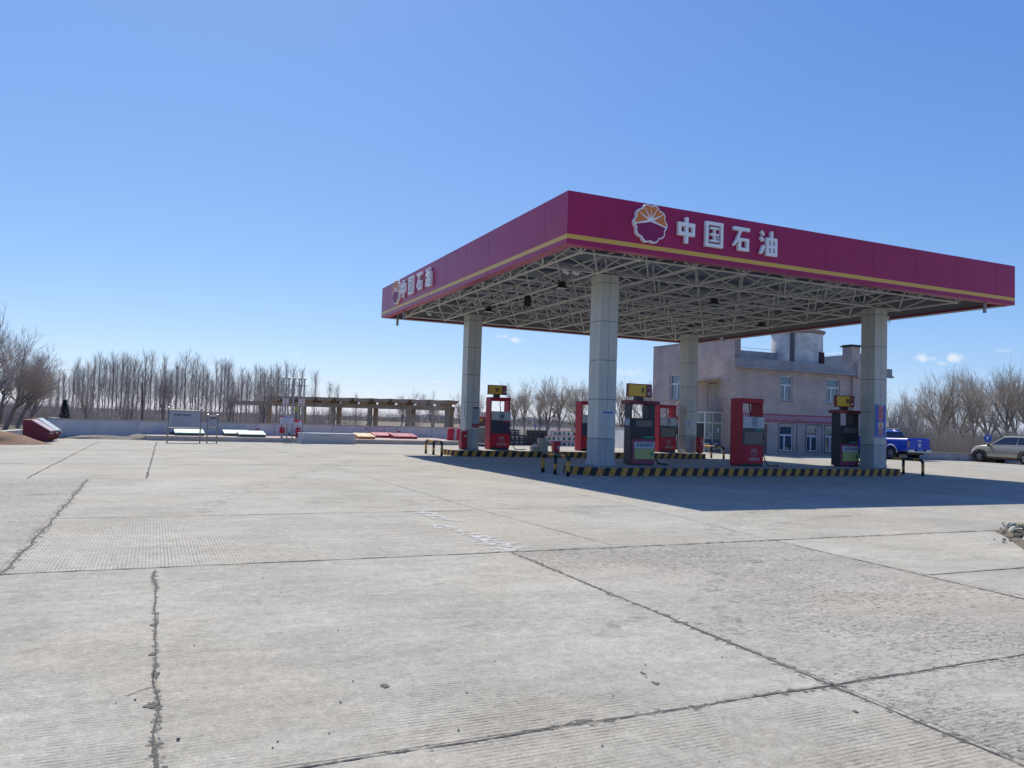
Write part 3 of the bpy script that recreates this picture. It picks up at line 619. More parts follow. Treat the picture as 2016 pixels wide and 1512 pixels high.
p = pump_black((14.60, 22.45, ZI), 'dark pump with a yellow 0 sign, right of the near left column', .98, '0', .10, .47)
n = notice('notice_sheet', 14.595, 22.65, 1.70, .26, .24, 'L', 'small white notice on the left side of the dark pump with the 0 sign', lines=3, head=.04, hc=M_blue)
pump_red((19.03, 22.12, ZI), 'red portal pump in the middle of the near island, without a sign on top', 1.0, lower=M_smoke)
pump_black((24.10, 22.45, ZI), 'dark pump with a yellow 95 sign, left of the near right column', 1.02, '95', .12, .50)
pump_red((14.15, 33.5, ZI), 'red portal pump with a yellow 92 sign on the far island', 1.0, box='92')
pump_red((18.95, 33.5, ZI), 'red pump half hidden behind the near left column', .93)
pump_red((23.5, 33.5, ZI), 'bright red portal pump left of the far right column', 1.05, lower=M_smoke)
# ------------------------------------------------------------------ hooped guard rails
def hoop(x, ys, label, H=.6):
    t = thing('guard_rail', (x, (ys[0]+ys[1])/2, 0), label, 'guard rail', group='striped guard rails at the island ends')
    h = (ys[1]-ys[0])/2; r = .14; rp = .055; pts = [(0, -h, 0)]
    L = [(0, -h, 0)]+[(0, -h, z) for z in (.15, .30, H-r)]+[(0, -h+r-r*math.cos(R(a)), H-r+r*math.sin(R(a))) for a in (22, 45, 68, 90)]
    n = 6; ysx = [-h+r+(2*h-2*r)*i/n for i in range(1, n)]
    L += [(0, y, H) for y in ysx]; L += [(0, h-r+r*math.sin(R(a)), H-r+r*math.cos(R(a))) for a in (0, 22, 45, 68, 90)]+[(0, h, z) for z in (.30, .15)]+[(0, h, 0)]
    k = len(L)-1
    def mf(i):
        if i == 0 or i == k-1: return 1
        if i in (1, 2) or i in (k-3, k-2): return 0 if i in (1, 2) or True else 1
        if i < 7 or i > k-8: return 1
        return [0, 1, 1, 0, 0, 1, 0][(i-7) % 7]
    q = MB(); q.tube(L, rp, 12, 1, mfun=mf); q.build('rail', [M_yel, M_blk], t, smooth=True)
    q = MB(); q.tube([(0, 0, 0), (0, 0, .15), (0, 0, .32), (0, 0, H-.03)], rp*.98, 12, 1, mfun=lambda i: [1, 0, 1][i]); q.build('middle_post', [M_yel, M_blk], t, smooth=True)
    return t
hoop(11.3, (32.0, 34.15), 'striped guard rail at the left end of the far island')
hoop(11.33, (20.75, 22.42), 'striped guard rail at the left end of the near island')
hoop(26.85, (20.98, 22.7), 'striped guard rail at the right end of the near island, by the blue pickup')
hoop(26.45, (32.05, 34.0), 'striped guard rail at the right end of the far island')
# extinguisher boxes, bin, cartons on the islands
def exbox(x, y, z, label, w_=.34, d_=.42, H=.85):
    t = thing('extinguisher_box', (x, y, z), label, 'fire box', group='red extinguisher boxes')
    q = MB(); q.box(0, w_, 0, d_, .04, H); q.build('cabinet', M_red, t, bevel=.012); q = MB(); q.box(-.01, w_+.01, -.01, d_+.01, H, H+.03); q.build('lid', M_red, t)
    q = MB(); q.box(.03, w_-.03, -.006, 0, .1, H-.05); q.build('door', mat('red_door', (.33, .01, .03), .4), t)
    q = MB(); q.box(w_*.5, w_*.85, -.008, -.002, H-.22, H-.17); q.build('handle', M_white, t)
    q = MB(); q.box(.03, w_-.03, .03, d_-.03, 0, .04); q.build('feet', M_black, t)
    text('灭火器箱', .11, M_ash, t, 'lettering', (-.003, d_*.5, H*.55), (R(90), R(90), R(-90)), .002); return t
exbox(12.55, 32.95, ZI, 'red extinguisher box left of the far left column', .28, .34, .80)
exbox(25.75-.30, 32.7, ZI, 'narrow red extinguisher box right of the far right column', .22, .3, .8)
exbox(25.85, 22.3, ZI, 'red extinguisher box half hidden right of the near right column', .16, .3, .86)
t = thing('plastic_bucket', (16.98, 32.35, ZI), 'red bucket with a white label on the far island', 'bucket')
q = MB(); q.loft([[(-.14, -.14, 0), (.14, -.14, 0), (.14, .14, 0), (-.14, .14, 0)], [(-.17, -.17, .44), (.17, -.17, .44), (.17, .17, .44), (-.17, .17, .44)]]); q.build('body', mat('bucket_red', (.55, .02, .05), .4), t, bevel=.02)
q = MB(); q.box(-.185, .185, -.185, .185, .44, .475); q.build('lid', mat('bucket_red2', (.5, .03, .07), .35), t, bevel=.01); q = MB(); q.box(.0, .13, -.168, -.155, .12, .26); q.build('sticker', M_paper, t)
M_cart = mat('carton_card', (.50, .45, .37), .85, var=.08, vs=5); M_tape = mat('tape_print', (.16, .17, .18), .7)
def carton(x, y, z, a, b, c, label, rz=0, m=None, grp='cartons on the far island'):
    t = thing('carton', (x, y, z), label, 'box', rz, grp); q = MB(); q.box(-a/2, a/2, -b/2, b/2, 0, c); q.build('box_body', m or M_cart, t, bevel=.008)
    q = MB(); q.box(-a*.3, a*.3, -b/2-.003, -b/2+.001, c*.6, c*.68); q.box(-a*.3, a*.3, -b/2-.003, -b/2+.001, c*.2, c*.28); q.build('print', M_tape, t)
    q = MB(); q.box(-a/2-.002, a/2+.002, -.03, .03, c-.001, c+.004); q.build('tape', mat('tape', (.5, .47, .38), .3), t); return t
carton(16.35, 32.45, ZI, .40, .34, .29, 'lower carton of the pair stacked on the far island'); carton(16.34, 32.46, ZI+.295, .39, .34, .29, 'upper carton of the pair stacked on the far island', R(2)); carton(15.95, 32.5, ZI, .30, .3, .22, 'small open carton left of the stacked pair on the far island')
q = MB(); q.lathe([(0, .23), (.08, .24), (.11, .28), (.05, .33), (0, .34)], 8, (15.98, 32.5, ZI)); q.build('crumpled_bag', M_white, smooth=True, label='crumpled white bag on the small carton on the far island', cat='bag')
# ------------------------------------------------------------------ lubricant cartons behind the far island
M_oilk = mat('oil_carton_black', (.010, .013, .024), .45); M_oillid = mat('oil_carton_lid', (.02, .024, .04), .5); M_oilwin = mat('oil_silver', (.34, .35, .36), .4); M_oilbr = mat('oil_brown', (.10, .06, .055), .5)
M_ow = mat('oil_carton_white', (.58, .60, .60), .6); M_og = mat('oil_green', (.02, .10, .06), .45); M_ored = mat('oil_rim_red', (.38, .05, .07), .5)
P0, P1 = G(1000, 876.5), G(1073, 877.5)
dx = (P1-P0).normalized(); ang = math.atan2(dx.y, dx.x); PW = (P1-P0).length
ordn = ['first', 'second', 'third', 'fourth', 'fifth', 'sixth', 'seventh', 'eighth', 'ninth', 'tenth']
nc = 9; cw = PW/8.1
for row in range(3):
    for c in range(nc):
        if row == 2 and c in (3, 4): continue
        p = P0+dx*(c-.6+.5)*cw; sil = c < 4
        t = thing('oil_carton', (p.x, p.y+.2, row*.345), 'black lubricant carton, %s from left, %s layer of the stack' % (ordn[c], ('bottom', 'middle', 'top')[row]), 'box', ang, 'black lubricant cartons stacked by the fence')
        q = MB(); q.box(-cw/2+.008, cw/2-.008, -.17, .17, 0, .30); q.build('box_body', M_oilk, t)
        q = MB(); q.box(-cw/2+.004, cw/2-.004, -.174, .174, .30, .34); q.build('lid', M_oillid, t)
        q = MB(); q.box(-cw*.34, cw*.34, -.176, -.169, .17, .25); q.box(-cw*.30, cw*.30, -.176, -.169, .05, .09); q.build('print', M_oilwin if sil else M_oilbr, t)
P0b, P1b = G(1077, 878), G(1128, 878.5); dx2 = (P1b-P0b).normalized(); cw2 = .42; r = random.Random(3)
for row in range(3):
    for c in range(6):
        if row == 2 and c == 0: continue
        p = P0b+dx2*(c+.5)*cw2
        t = thing('oil_carton', (p.x, p.y+.2, row*.345), 'white green lubricant carton, %s from left, %s layer of the stack' % (ordn[c], ('bottom', 'middle', 'top')[row]), 'box', ang, 'white lubricant cartons stacked by the fence')
        q = MB(); q.box(-cw2/2+.006, cw2/2-.006, -.17, .17, 0, .31); q.build('box_body', M_ow, t)
        q = MB(); q.box(-cw2/2+.003, cw2/2-.003, -.173, .173, .31, .338); q.build('rim', M_ored, t)
        q = MB(); a = r.uniform(-.17, -.05); q.box(a, a+r.uniform(.1, .2), -.176, -.169, .05, .25)
        if r.random() < .5: q.box(.08, .13, -.176, -.169, .05, .25)
        q.build('print', M_og, t)
# picket fence with blue rails
A_, B_ = D(985, 58.5), D(1150, 57); n = 40
t = thing('picket_fence', A_, 'white picket fence with blue rail and posts behind the stacked lubricant cartons', 'fence'); v = B_-A_
q = MB()
for z in (1.22, .35): q.tube([(0, 0, z), (v.x, v.y, z)], .022, 5)
q.build('rail', M_blue, t)
for i in range(n+1):
    p = v*(i/n); q = MB()
    if i == 17: q.box(p.x-.03, p.x+.03, p.y-.03, p.y+.03, 0, 1.45); q.build('post', M_blue, t)
    else: q.tube([(p.x, p.y-.04, .1), (p.x, p.y-.04, 1.34), (p.x, p.y-.04, 1.42)], [.018, .018, .004], 5); q.build('picket', mat('picket_grey', (.50, .49, .50), .6), t)
# fire equipment cabinet behind the far left column
p = G(937, 878); t = thing('fire_cabinet', (p.x, p.y, 0), 'tall steel fire equipment cabinet with red header behind the far left column', 'cabinet', ang)
q = MB(); q.box(0, 1.35, 0, .45, .1, 1.2); q.build('case', M_steel, t); q = MB(); q.box(0, 1.35, -.01, .46, 1.72, 2.08); o = q.build('header', M_red, t)
text('消防器材', .30, M_white, o, 'lettering', (.675, -.013, 1.90), FRONT, .003, bold=.008)
q = MB(); q.box(0, 1.35, 0, .45, 1.2, 1.72); o = q.build('red_shelf', mat('brown_panel', (.10, .04, .04), .5), t); q = MB(); q.box(.12, .40, -.01, 0, 1.52, 1.68); q.build('yellow_label', mat('dull_yellow', (.4, .33, .08), .6), o)
q = MB(); q.box(.06, .64, -.006, .0, .2, 1.14); q.box(.71, 1.29, -.006, 0, .2, 1.14); q.build('glass_door', mat('cab_glass', (.16, .17, .15), .15), t); q = MB(); q.box(.03, 1.32, .03, .42, 0, .1); q.build('plinth', M_black, t)
# covered fire extinguisher trolleys
def trolley(px, py, label):
    p = G(px, py); t = thing('extinguisher_trolley', (p.x, p.y, 0), label, 'fire trolley', 0, 'red covered extinguisher trolleys')
    q = MB(); q.lathe([(.0, .12), (.24, .12), (.25, .2), (.23, .6), (.24, .85), (.22, .98), (.12, 1.03), (0, 1.04)], 14); q.build('cover', mat('red_cloth', (.42, .02, .05), .75, var=.2, vs=6, bump=.5, bs=12), t, smooth=True)
    q = MB(); q.lathe([(.0, 0), (.25, 0), (.27, .1), (.22, .13), (0, .13)], 14); q.build('wheel_base', M_rubber, t)
    q = MB(); q.tube([(0, 0, 1.0), (0, 0, 1.12)], .02, 6); q.build('valve', M_red, t)
    text('灭火器', .13, M_ash, t, 'lettering', (.08, -.245, .5), (R(90), R(90), 0), .002); return t
trolley(887, 874.5, 'red cloth covered extinguisher trolley left of the far left column'); trolley(905, 874, 'second red covered extinguisher trolley, partly behind the far left column')
# ------------------------------------------------------------------ boundary wall, platform
M_wall = mat('whitewash_wall', (.60, .61, .60), .88, var=.10, vs=1.5, c2=(.44, .46, .48), bump=.3, bs=8)
def wall(a, b, H, label, post=None, th=.2, cap=True, name='boundary_wall', m=None):
    v = b-a; L = v.length; t = thing(name, a, label, 'wall', math.atan2(v.y, v.x))
    q = MB(); q.box(0, L, 0, th, -.03, H); q.build('wall_body', m or M_wall, t)
    if cap: q = MB(); q.box(-.02, L+.02, -.03, th+.03, H, H+.045); q.build('coping', mat('coping', (.30, .29, .27), .9, var=.2), t)
    if post:
        for k in range(int(L/post)+1): q = MB(); q.box(k*post, k*post+.3, -.05, -.001, 0, H-.02); q.build('pilaster', M_wall, t)
    return t
wall(WA, WB+(WB-WA)*.12, .95, 'long low white boundary wall with pilasters behind the tank platform', 3.9)
wa2 = D(96, 43); wall(wa2, WA+Vector((-.02, -.0, 0)), .96, 'short return of the white boundary wall beside the red dumpsters')
wl = thing('kerb_wall', (0, 0, 0), 'low pale kerb wall left of the red dumpsters behind the earth heap', 'wall')
a, b = G(-10, 870), G(52, 862); v = (b-a).normalized(); nn = Vector((-v.y, v.x, 0)); q = MB()
q.prism([tuple((a-v*2)[:2]), tuple(b[:2]), tuple((b+nn*.35)[:2]), tuple((a-v*2+nn*.35)[:2])], 0, .42); q.build('kerb_body', mat('pale_kerb', (.60, .58, .50), .9, var=.1), wl)
# platform
pv = (WB-WA).normalized(); pn = Vector((-pv.y, pv.x, 0))
fl_, fr_ = Vector((-.2, 44.85, 0)), Vector((17.3, 45.4, 0))
def onwall(x): k = (x-WA.x)/(WB.x-WA.x); return WA.lerp(WB, k)-pn*.06
bl, br = onwall(-.7), onwall(17.9)
t = thing('tank_platform', fl_, 'raised tank platform with concrete kerb and pink brick paving along the white wall', 'platform'); o0 = fl_
q = MB(); q.prism([(0, 0), ((fr_-o0).x, (fr_-o0).y), ((br-o0).x, (br-o0).y), ((bl-o0).x, (bl-o0).y)], 0, .24); q.build('kerb', concrete('kerb_concrete', (.50, .47, .42)), t)
q = MB(); q.face([(.3, .16, .244), ((fr_-o0).x-.2, (fr_-o0).y+.15, .244), ((br-o0).x, (br-o0).y, .244), ((bl-o0).x+.1, (bl-o0).y, .244)])
q.build('paving', mat('pink_paving', (.52, .36, .32), .9, c2=(.40, .34, .30), vs=2.2, bump=.3), t, fix=False)
# hatches
def hatch(px, py, label, m, md, w_=1.45, d_=1.25, hf=.13, hb=.30, rz=.03, off=(0, 0)):
    p = G(px, py, .25); t = thing('tank_hatch', (p.x+off[0], p.y+off[1], .25), label, 'hatch', rz, 'tank access hatches on the platform')
    q = MB(); q.loft([[(0, 0, 0), (w_, 0, 0), (w_, 0, hf), (0, 0, hf)], [(0, d_, 0), (w_, d_, 0), (w_, d_, hb), (0, d_, hb)]]); q.build('frame', md, t)
    q = MB(); T = Matrix.Translation((0, 0, hf+.002)) @ Matrix.Rotation(math.atan((hb-hf)/d_), 4, 'X'); q.box(-.03, w_+.03, -.03, d_*1.01, 0, .025, 0, T); q.box(.22, .25, -.035, d_, .026, .045, 0, T); q.box(w_-.25, w_-.22, -.035, d_, .026, .045, 0, T); q.build('lid', m, t)
    for x in (.235, w_-.235): q = MB(); q.box(x-.03, x+.03, -.05, -.03, -.02, .05, 0, T); q.build('hinge', M_white, t)
M_hg = mat('hatch_pale_green', (.46, .58, .52), .55, var=.05); M_hgd = mat('hatch_dark_green', (.03, .10, .085), .6); M_hy = mat('hatch_yellow', (.62, .50, .26), .6); M_ho = mat('hatch_orange', (.60, .24, .05), .6); M_hr = mat('hatch_red', (.42, .07, .10), .5); M_hrd = mat('hatch_dark_red', (.28, .02, .05), .5)
hatch(345, 857, 'pale green hatch nearest the big notice board', M_hg, M_hgd); hatch(345, 857, 'pale green hatch behind the one nearest the big notice board', M_hg, M_hgd, 1.3, 1.0, off=(-.55, 1.45))
hatch(471, 860, 'front pale green hatch in the middle of the platform', M_hg, M_hgd, 1.4); hatch(471, 860, 'rear pale green hatch in the middle of the platform', M_hg, M_hgd, 1.35, 1.0, off=(-.65, 1.4))
hatch(572, 858.5, 'pale green hatch behind the vent pipes', M_hg, M_hgd, .95, 1.0)
hatch(706, 864, 'cream and orange hatch right of the long white cabinet', M_hy, M_ho, 1.0, 1.3)
hatch(777, 863.5, 'front dark red hatch at the right end of the platform', M_hr, M_hrd, 1.5, 1.25); hatch(777, 863.5, 'rear dark red hatch at the right end of the platform', M_hr, M_hrd, 1.35, 1.0, off=(-.9, 1.4))
# long white cabinet
def onY(px, Y): d = ray(px, 860); return Vector((d.x*Y/d.y, Y, 0))
p0, p1 = onY(592, 44.12), onY(700, 44.3); v = p1-p0; L = v.length
t = thing('storage_cabinet', p0, 'long low white storage cabinet standing in front of the platform', 'cabinet', math.atan2(v.y, v.x))
q = MB(); q.box(0, L, 0, .68, 0, .55); q.build('case', mat('cabinet_white', (.56, .57, .55), .55, var=.08), t, bevel=.01); q = MB(); q.box(-.03, L+.03, -.03, .73, .55, .585); q.build('lid', M_white, t)
M_cp = mat('cabinet_panel', (.50, .51, .50), .5)
for a, b, c, d_ in ((.15, L*.42, .08, .28), (L*.43, L*.80, .08, .28), (.15, L*.80, .31, .51), (L*.84, L-.05, .08, .51)): q = MB(); q.box(a, b, -.012, 0, c, d_); q.build('door', M_cp, t, bevel=.004)
q = MB(); q.box(L*.35, L*.52, -.016, -.012, .43, .46); q.build('handle', M_tape, t); text('防汛沙', .07, M_mar2, t, 'lettering', (L*.92, -.014, .52), FRONT, .001)
# red boxes on posts
def redbox(px, py, z0, H, wd, label, post=.25):
    p = G(px, py, .25); t = thing('red_box', (p.x, p.y, .25), label, 'fire box')
    if post: q = MB(); q.tube([(0, 0, 0), (0, 0, post+.02)], .05, 8); q.build('post', M_grey, t)
    q = MB(); q.box(-wd/2, wd/2, -.14, .14, post, post+H); q.build('cabinet', M_red, t, bevel=.015); q = MB(); q.box(-wd/2+.02, wd/2-.02, -.148, -.139, post+.03, post+H-.04); q.build('door', mat('red_door', (.33, .01, .03), .4), t)
    q = MB(); q.box(0, wd*.3, -.155, -.147, post+H*.7, post+H*.75); q.build('handle', M_white, t)
redbox(554.5, 861.5, .25, .34, .28, 'small red box on a short post left of the vent pipes'); redbox(586, 862, 0, .56, .27, 'upright red box beside the long white cabinet', .02)
# vent pipe rack
b0 = D(556, 44.6, .25); b1 = D(597, 45.2, .25); v = b1-b0; L = v.length
t = thing('vent_pipe_rack', b0, 'rack of five tall grey vent pipes with warning signs beside the long white cabinet', 'vent pipes', math.atan2(v.y, v.x))
zt = ZZ(560, 743, b0)-.25; zb_ = ZZ(600, 757, b1)-.25; M_pipe = mat('vent_pipe', (.34, .34, .36), .5, metal=.3)
for i in range(5):
    x = L*i/4; q = MB(); q.tube([(x, 0, 0), (x, 0, zt-.08)], .045, 8); q.lathe([(.05, 0), (.09, .03), (.10, .1), (.06, .12), (0, .12)], 8, (x, 0, zt-.1)); q.build('pipe', M_pipe, t)
q = MB()
for z, a, c in ((zt-.42, -.1, L+.2), (1.9, -.1, L+.1), (1.55, 0, L), (.75, -.1, L+.3)): q.box(a, c, -.06, -.045, z-.02, z+.02)
q.build('crossbar', M_pipe, t)
def plate(x, z, wd, hh, name, m, y=-.075): q = MB(); q.box(x-wd/2, x+wd/2, y, y+.01, z-hh/2, z+hh/2); return q.build(name, m, t)
for x in (L*.12, L*.90):
    o = plate(x, 2.02, .27, .36, 'no_smoking_sign', M_white); q = MB(); q.box(x-.11, x+.11, -.081, -.075, 1.88, 1.96); q.build('red_strip', M_red, o)
    q = MB(); q.tube([(x+.075*math.cos(a*math.pi/8), -.08, 2.09+.075*math.sin(a*math.pi/8)) for a in range(17)], .012, 5); q.tube([(x-.05, -.08, 2.14), (x+.05, -.08, 2.04)], .012, 5); q.build('prohibition_ring', M_red, o)
    text('严禁烟火', .05, M_white, o, 'lettering', (x, -.083, 1.92), FRONT, .001)
q = MB(); T = Matrix.Translation((L*.64, -.07, 1.65)) @ Matrix.Rotation(R(90), 4, 'X'); q.prism([(-.15, -.11), (.15, -.11), (0, .17)], 0, .012, 0, T); o = q.build('warning_triangle', mat('olive_yellow', (.42, .38, .06), .6), t); text('!', .16, M_ink, o, 'mark', (L*.64, -.086, 1.64), FRONT, .001)
o = plate(L*.20, .98, .72, .46, 'notice_plate', M_paper); q = MB(); q.box(L*.2-.16, L*.2+.35, -.081, -.075, 1.14, 1.18); q.build('blue_strip', M_blue, o); q = MB(); q.box(L*.2-.36, L*.2-.16, -.081, -.075, 1.16, 1.22); q.build('red_corner', M_red, o)
q = MB()
for i in range(6): q.box(L*.2-.2, L*.2+.2+.03*(i % 3), -.081, -.075, .82+.045*i, .828+.045*i)
q.build('text_lines', mat('faint_ink', (.25, .27, .31), .8), o)
o = plate(L*.74, .86, .42, .28, 'notice_plate', M_paper); q = MB(); q.box(L*.74-.2, L*.74+.05, -.082, -.075, .88, 1.04); q.build('red_patch', mat('flag_red', (.6, .02, .04), .5), o)
plate(L*.97, .98, .08, .14, 'orange_tag', mat('tag_orange', (.55, .16, .08), .6))
# sign post, bollard
p = G(721, 862.5, .25); t = thing('marker_post', (p.x, p.y, .25), 'thin striped post with a small triangular plate beside the orange hatch', 'post')
q = MB(); q.tube([(0, 0, 0), (0, 0, .62), (0, 0, .70), (0, 0, .78), (0, 0, .88)], .03, 8, 0, mfun=lambda i: [0, 1, 2, 1][i]); q.build('pole', [M_steel, M_blk, M_white], t); q = MB(); q.box(-.09, .09, -.09, .09, 0, .02); q.build('foot', M_steel, t)
q = MB(); q.prism([(-.07, -.06), (.07, -.06), (0, .10)], .031, .036, 0, Matrix.Translation((0, 0, .55)) @ Matrix.Rotation(R(90), 4, 'X')); q.build('plate', M_tape, t)
for px, py in ((525, 846), (798, 852)):
    k = (px-113)/(900-113); p = WA.lerp(WB, ((px-1008)/1550.6*1-(-.5772))/(.5075)) if 0 else None
def wallpt(px):   # where the sight line through px meets the wall line
    d = ray(px, 830); d2 = Vector((d.x, d.y)); a = Vector((WA.x, WA.y)); v = Vector((WB.x-WA.x, WB.y-WA.y)); s_ = (a.x*d2.y-a.y*d2.x)/(v.y*d2.x-v.x*d2.y); return WA+(WB-WA)*s_
wang = math.atan2(pv.y, pv.x)
for px, nm in ((508, 'left'), (785, 'right')):
    p = wallpt(px)-pn*.06; t = thing('warning_sign', (p.x, p.y, .72), 'small no smoking sign on the white wall above the %s hatches' % ('middle green' if nm == 'left' else 'dark red'), 'sign', wang)
    q = MB(); q.box(-.1, .1, 0, .015, -.15, .15); q.build('plate', M_paper, t); q = MB(); q.box(-.09, .09, -.006, 0, -.14, -.04); q.build('red_strip', M_red, t)
# notice boards on steel posts
M_post = mat('board_post', (.26, .245, .23), .5, metal=.4)
def board(p0, p1, zt, zb, zp, label, head=None, title=None, lines=9):
    v = p1-p0; L = v.length; t = thing('notice_board', p0, label, 'notice board', math.atan2(v.y, v.x), 'steel framed notice boards')
    for x in (0, L): q = MB(); q.tube([(x, 0, 0), (x, 0, zp)], .032, 10); o = q.build('post', M_post, t, smooth=True); q = MB(); q.lathe([(0, zp), (.04, zp+.01), (.04, zp+.04), (0, zp+.06)], 10, (x, 0, 0)); q.build('post_cap', M_steel, o)
    q = MB(); q.tube([(0, 0, zt), (L, 0, zt)], .024, 8); q.tube([(0, 0, zb), (L, 0, zb)], .024, 8); q.build('frame', M_post, t)
    q = MB(); q.box(.07, L-.07, -.01, .012, zb+.05, zt-.05); o = q.build('panel', mat('board_white', (.34, .36, .41), .7), t)
    if head: q = MB(); q.box(.09, L-.09, -.014, -.009, zt-.14, zt-.07); q.build('heading', mat('head_purple', (.10, .01, .07), .5), o)
    if title: text(title, .11, M_ink, o, 'title', (L*.43, -.014, zt-.24), FRONT, .001, bold=.003)
    q = MB(); r = random.Random(4); z0 = zt-(.38 if title else .22); dz = (z0-zb-.1)/lines
    for i in range(lines): q.box(.07+L*.08, .07+L*(.35+.35*r.random()), -.0135, -.0095, z0-i*dz, z0-i*dz+.012)
    q.build('text_lines', mat('faint_ink', (.25, .27, .31), .8), o)
a, b = G(329, 871.5), G(393, 872); board(a, b, ZZ(361, 808, (a+b)/2), ZZ(361, 843, (a+b)/2), ZZ(333, 803, a), 'wide steel framed notice board with dark title in front of the platform', None, '卸 油 操 作 规 程')
a, b = G(407, 872), G(426, 872); board(a, b, ZZ(416, 819, (a+b)/2), ZZ(416, 842, (a+b)/2), ZZ(410, 817, a), 'narrow steel framed notice board with a purple heading right of the wide one', True, None, 7)
# dumpsters
M_dump = mat('dumpster_red', (.16, .008, .025), .5, var=.2, vs=3); M_lidp = mat('dumpster_lid', (.55, .42, .40), .4); M_lidw = mat('dumpster_lid_pale', (.55, .60, .58), .4)
def dumpster(p, rz, label, lidm, H=.93):
    t = thing('dumpster', p, label, 'dumpster', rz, 'red dumpsters by the wall'); w2 = .95; t.scale = (.76, .95, 1.0)
    prof = [(.0, .06), (1.22, .06), (1.45, .40), (1.32, .46), (.42, H), (-.02, H)]
    q = MB(); q.loft([[(x, 0, z) for x, z in prof], [(x, w2, z) for x, z in prof]]); q.build('bin_body', M_dump, t, bevel=.012)
    v = Vector((1.40-.42, 0, .50-H)); 
    q = MB(); q.loft([[(.40, -.03, H+.005), (1.42, -.03, .47), (1.43, -.03, .51), (.41, -.03, H+.045)], [(.40, w2+.03, H+.005), (1.42, w2+.03, .47), (1.43, w2+.03, .51), (.41, w2+.03, H+.045)]]); q.build('lid', lidm, t)
    q = MB(); q.box(-.04, .42, -.03, w2+.03, H+.005, H+.03); q.build('top_plate', mat('dump_top', (.42, .22, .10), .6), t)
    q = MB(); q.box(1.38, 1.52, -.01, .08, .36, .42); q.box(1.38, 1.52, w2-.08, w2+.01, .36, .42); q.build('lifting_lug', lidm, t)
    q = MB()
    for y in (.1, .35, .6, .85): q.loft([[(1.20, y-.025, .07), (1.25, y-.025, .05), (1.50, y-.025, .40), (1.44, y-.025, .42)], [(1.20, y+.025, .07), (1.25, y+.025, .05), (1.50, y+.025, .40), (1.44, y+.025, .42)]])
    q.build('rib', M_dump, t); q = MB(); q.box(.1, 1.1, .1, w2-.1, 0, .06); q.build('skid', M_black, t)
p = G(43.5, 869.5); dumpster(p, -.12, 'nearer red dumpster with a pinkish sloping lid', M_lidp, .95)
p2 = p+Vector((.10, 1.15, 0)); dumpster(p2, -.12, 'farther red dumpster with a whitish sloping lid', M_lidw, 1.0)
# soil heaps
def heap(name, c, rx, ry, H, m, seed, label, cat='earth heap'):
    s = MB(); n, k = 28, 9; rings = []
    for i in range(k):
        f_ = 1-i/(k-1); z = H*(1-f_**1.6); ring = []
        for j in range(n):
            a = 2*math.pi*j/n; w_ = 1+.28*noise.noise(Vector((math.cos(a)*1.5+seed, math.sin(a)*1.5, i*.35)))
            ring.append((rx*f_*w_*math.cos(a), ry*f_*w_*math.sin(a), max(-.01, z+.08*H*noise.noise(Vector((a*3, i, seed))))))
        rings.append(ring)
    s.loft(rings, cap=False); o = s.build(name, m, smooth=True, label=label, cat=cat); o.location = c; return o
M_soil = mat('reddish_soil', (.27, .16, .10), .95, c2=(.17, .10, .065), vs=4, bump=.8, bs=14); M_deb = mat('pale_debris', (.33, .28, .22), .95, c2=(.20, .17, .14), vs=6, bump=.8, bs=16)
p = G(-2, 874); heap('soil_heap', (p.x-.3, p.y+.6, 0), 1.9, 1.6, .52, M_soil, 2, 'reddish brown heap of soil at the left edge beside the dumpsters')
p = wallpt(190)-pn*.9; heap('rubble_heap', (p.x, p.y, 0), 2.6, .5, .2, M_deb, 5, 'low strip of pale rubble at the foot of the white wall'); p = G(276, 866); heap('rubble_heap', (p.x-.1, p.y+.4, 0), .75, .7, .30, M_deb, 9, 'small rubble heap at the left end of the tank platform')
# ------------------------------------------------------------------ white wall beside building
a, b = D(1243, 50.5), D(1207, 55); wall(b, a, 1.35, 'short pale rendered wall standing between the fence and the brick building', None, .2, True)
# ------------------------------------------------------------------ pergola
M_per = mat('pergola_brown', (.52, .39, .26), .9, var=.2, vs=1.5, c2=(.34, .26, .18), bump=.4, bs=6)
pa = D(889, 72); pe = D(598, 76); v = pe-pa; L = v.length
t = thing('concrete_pergola', pa, 'long brown concrete pergola with two rows of posts beyond the white wall', 'pergola', math.atan2(v.y, v.x))
zt = 3.22
nb = 5; sp = L/4; 
for i in range(-0, 6):
    for y in (0, 1.25):
        q = MB(); q.box(i*sp-.17, i*sp+.17, y-.17, y+.17, -.03, zt-.88); q.build('post', M_per, t)
for y in (0, 1.25): q = MB(); q.box(-.25, L+2*sp, y-.16, y+.16, zt-.88, zt-.50); q.build('beam', M_per, t)
for i in range(0, 10):
    x = i*sp*.5-.40; e = sp*.46; q = MB(); q.loft([[(x+.25, -.75, zt-.30), (x+e-.15, -.75, zt-.30), (x+e, -.75, zt-.02), (x-.05, -.75, zt+.05)], [(x+.25, 2.0, zt-.30), (x+e-.15, 2.0, zt-.30), (x+e, 2.0, zt-.02), (x-.05, 2.0, zt+.05)]])
    q.box(x+.5, x+e-.4, -.3, 1.6, zt-.5, zt-.29); q.build('roof_slab', M_per, t)
# leaning wooden pole
p = D(280, 47.5); t = MB(); t.tube([(0, 0, 0), (.02, 0, 1.2), (-.07, 0, ZZ(281, 753, p))], [.055, .05, .045], 8); o = t.build('utility_pole', mat('old_wood', (.12, .075, .06), .9, var=.3), label='short reddish wooden pole leaning slightly behind the white wall', cat='pole'); o.location = p
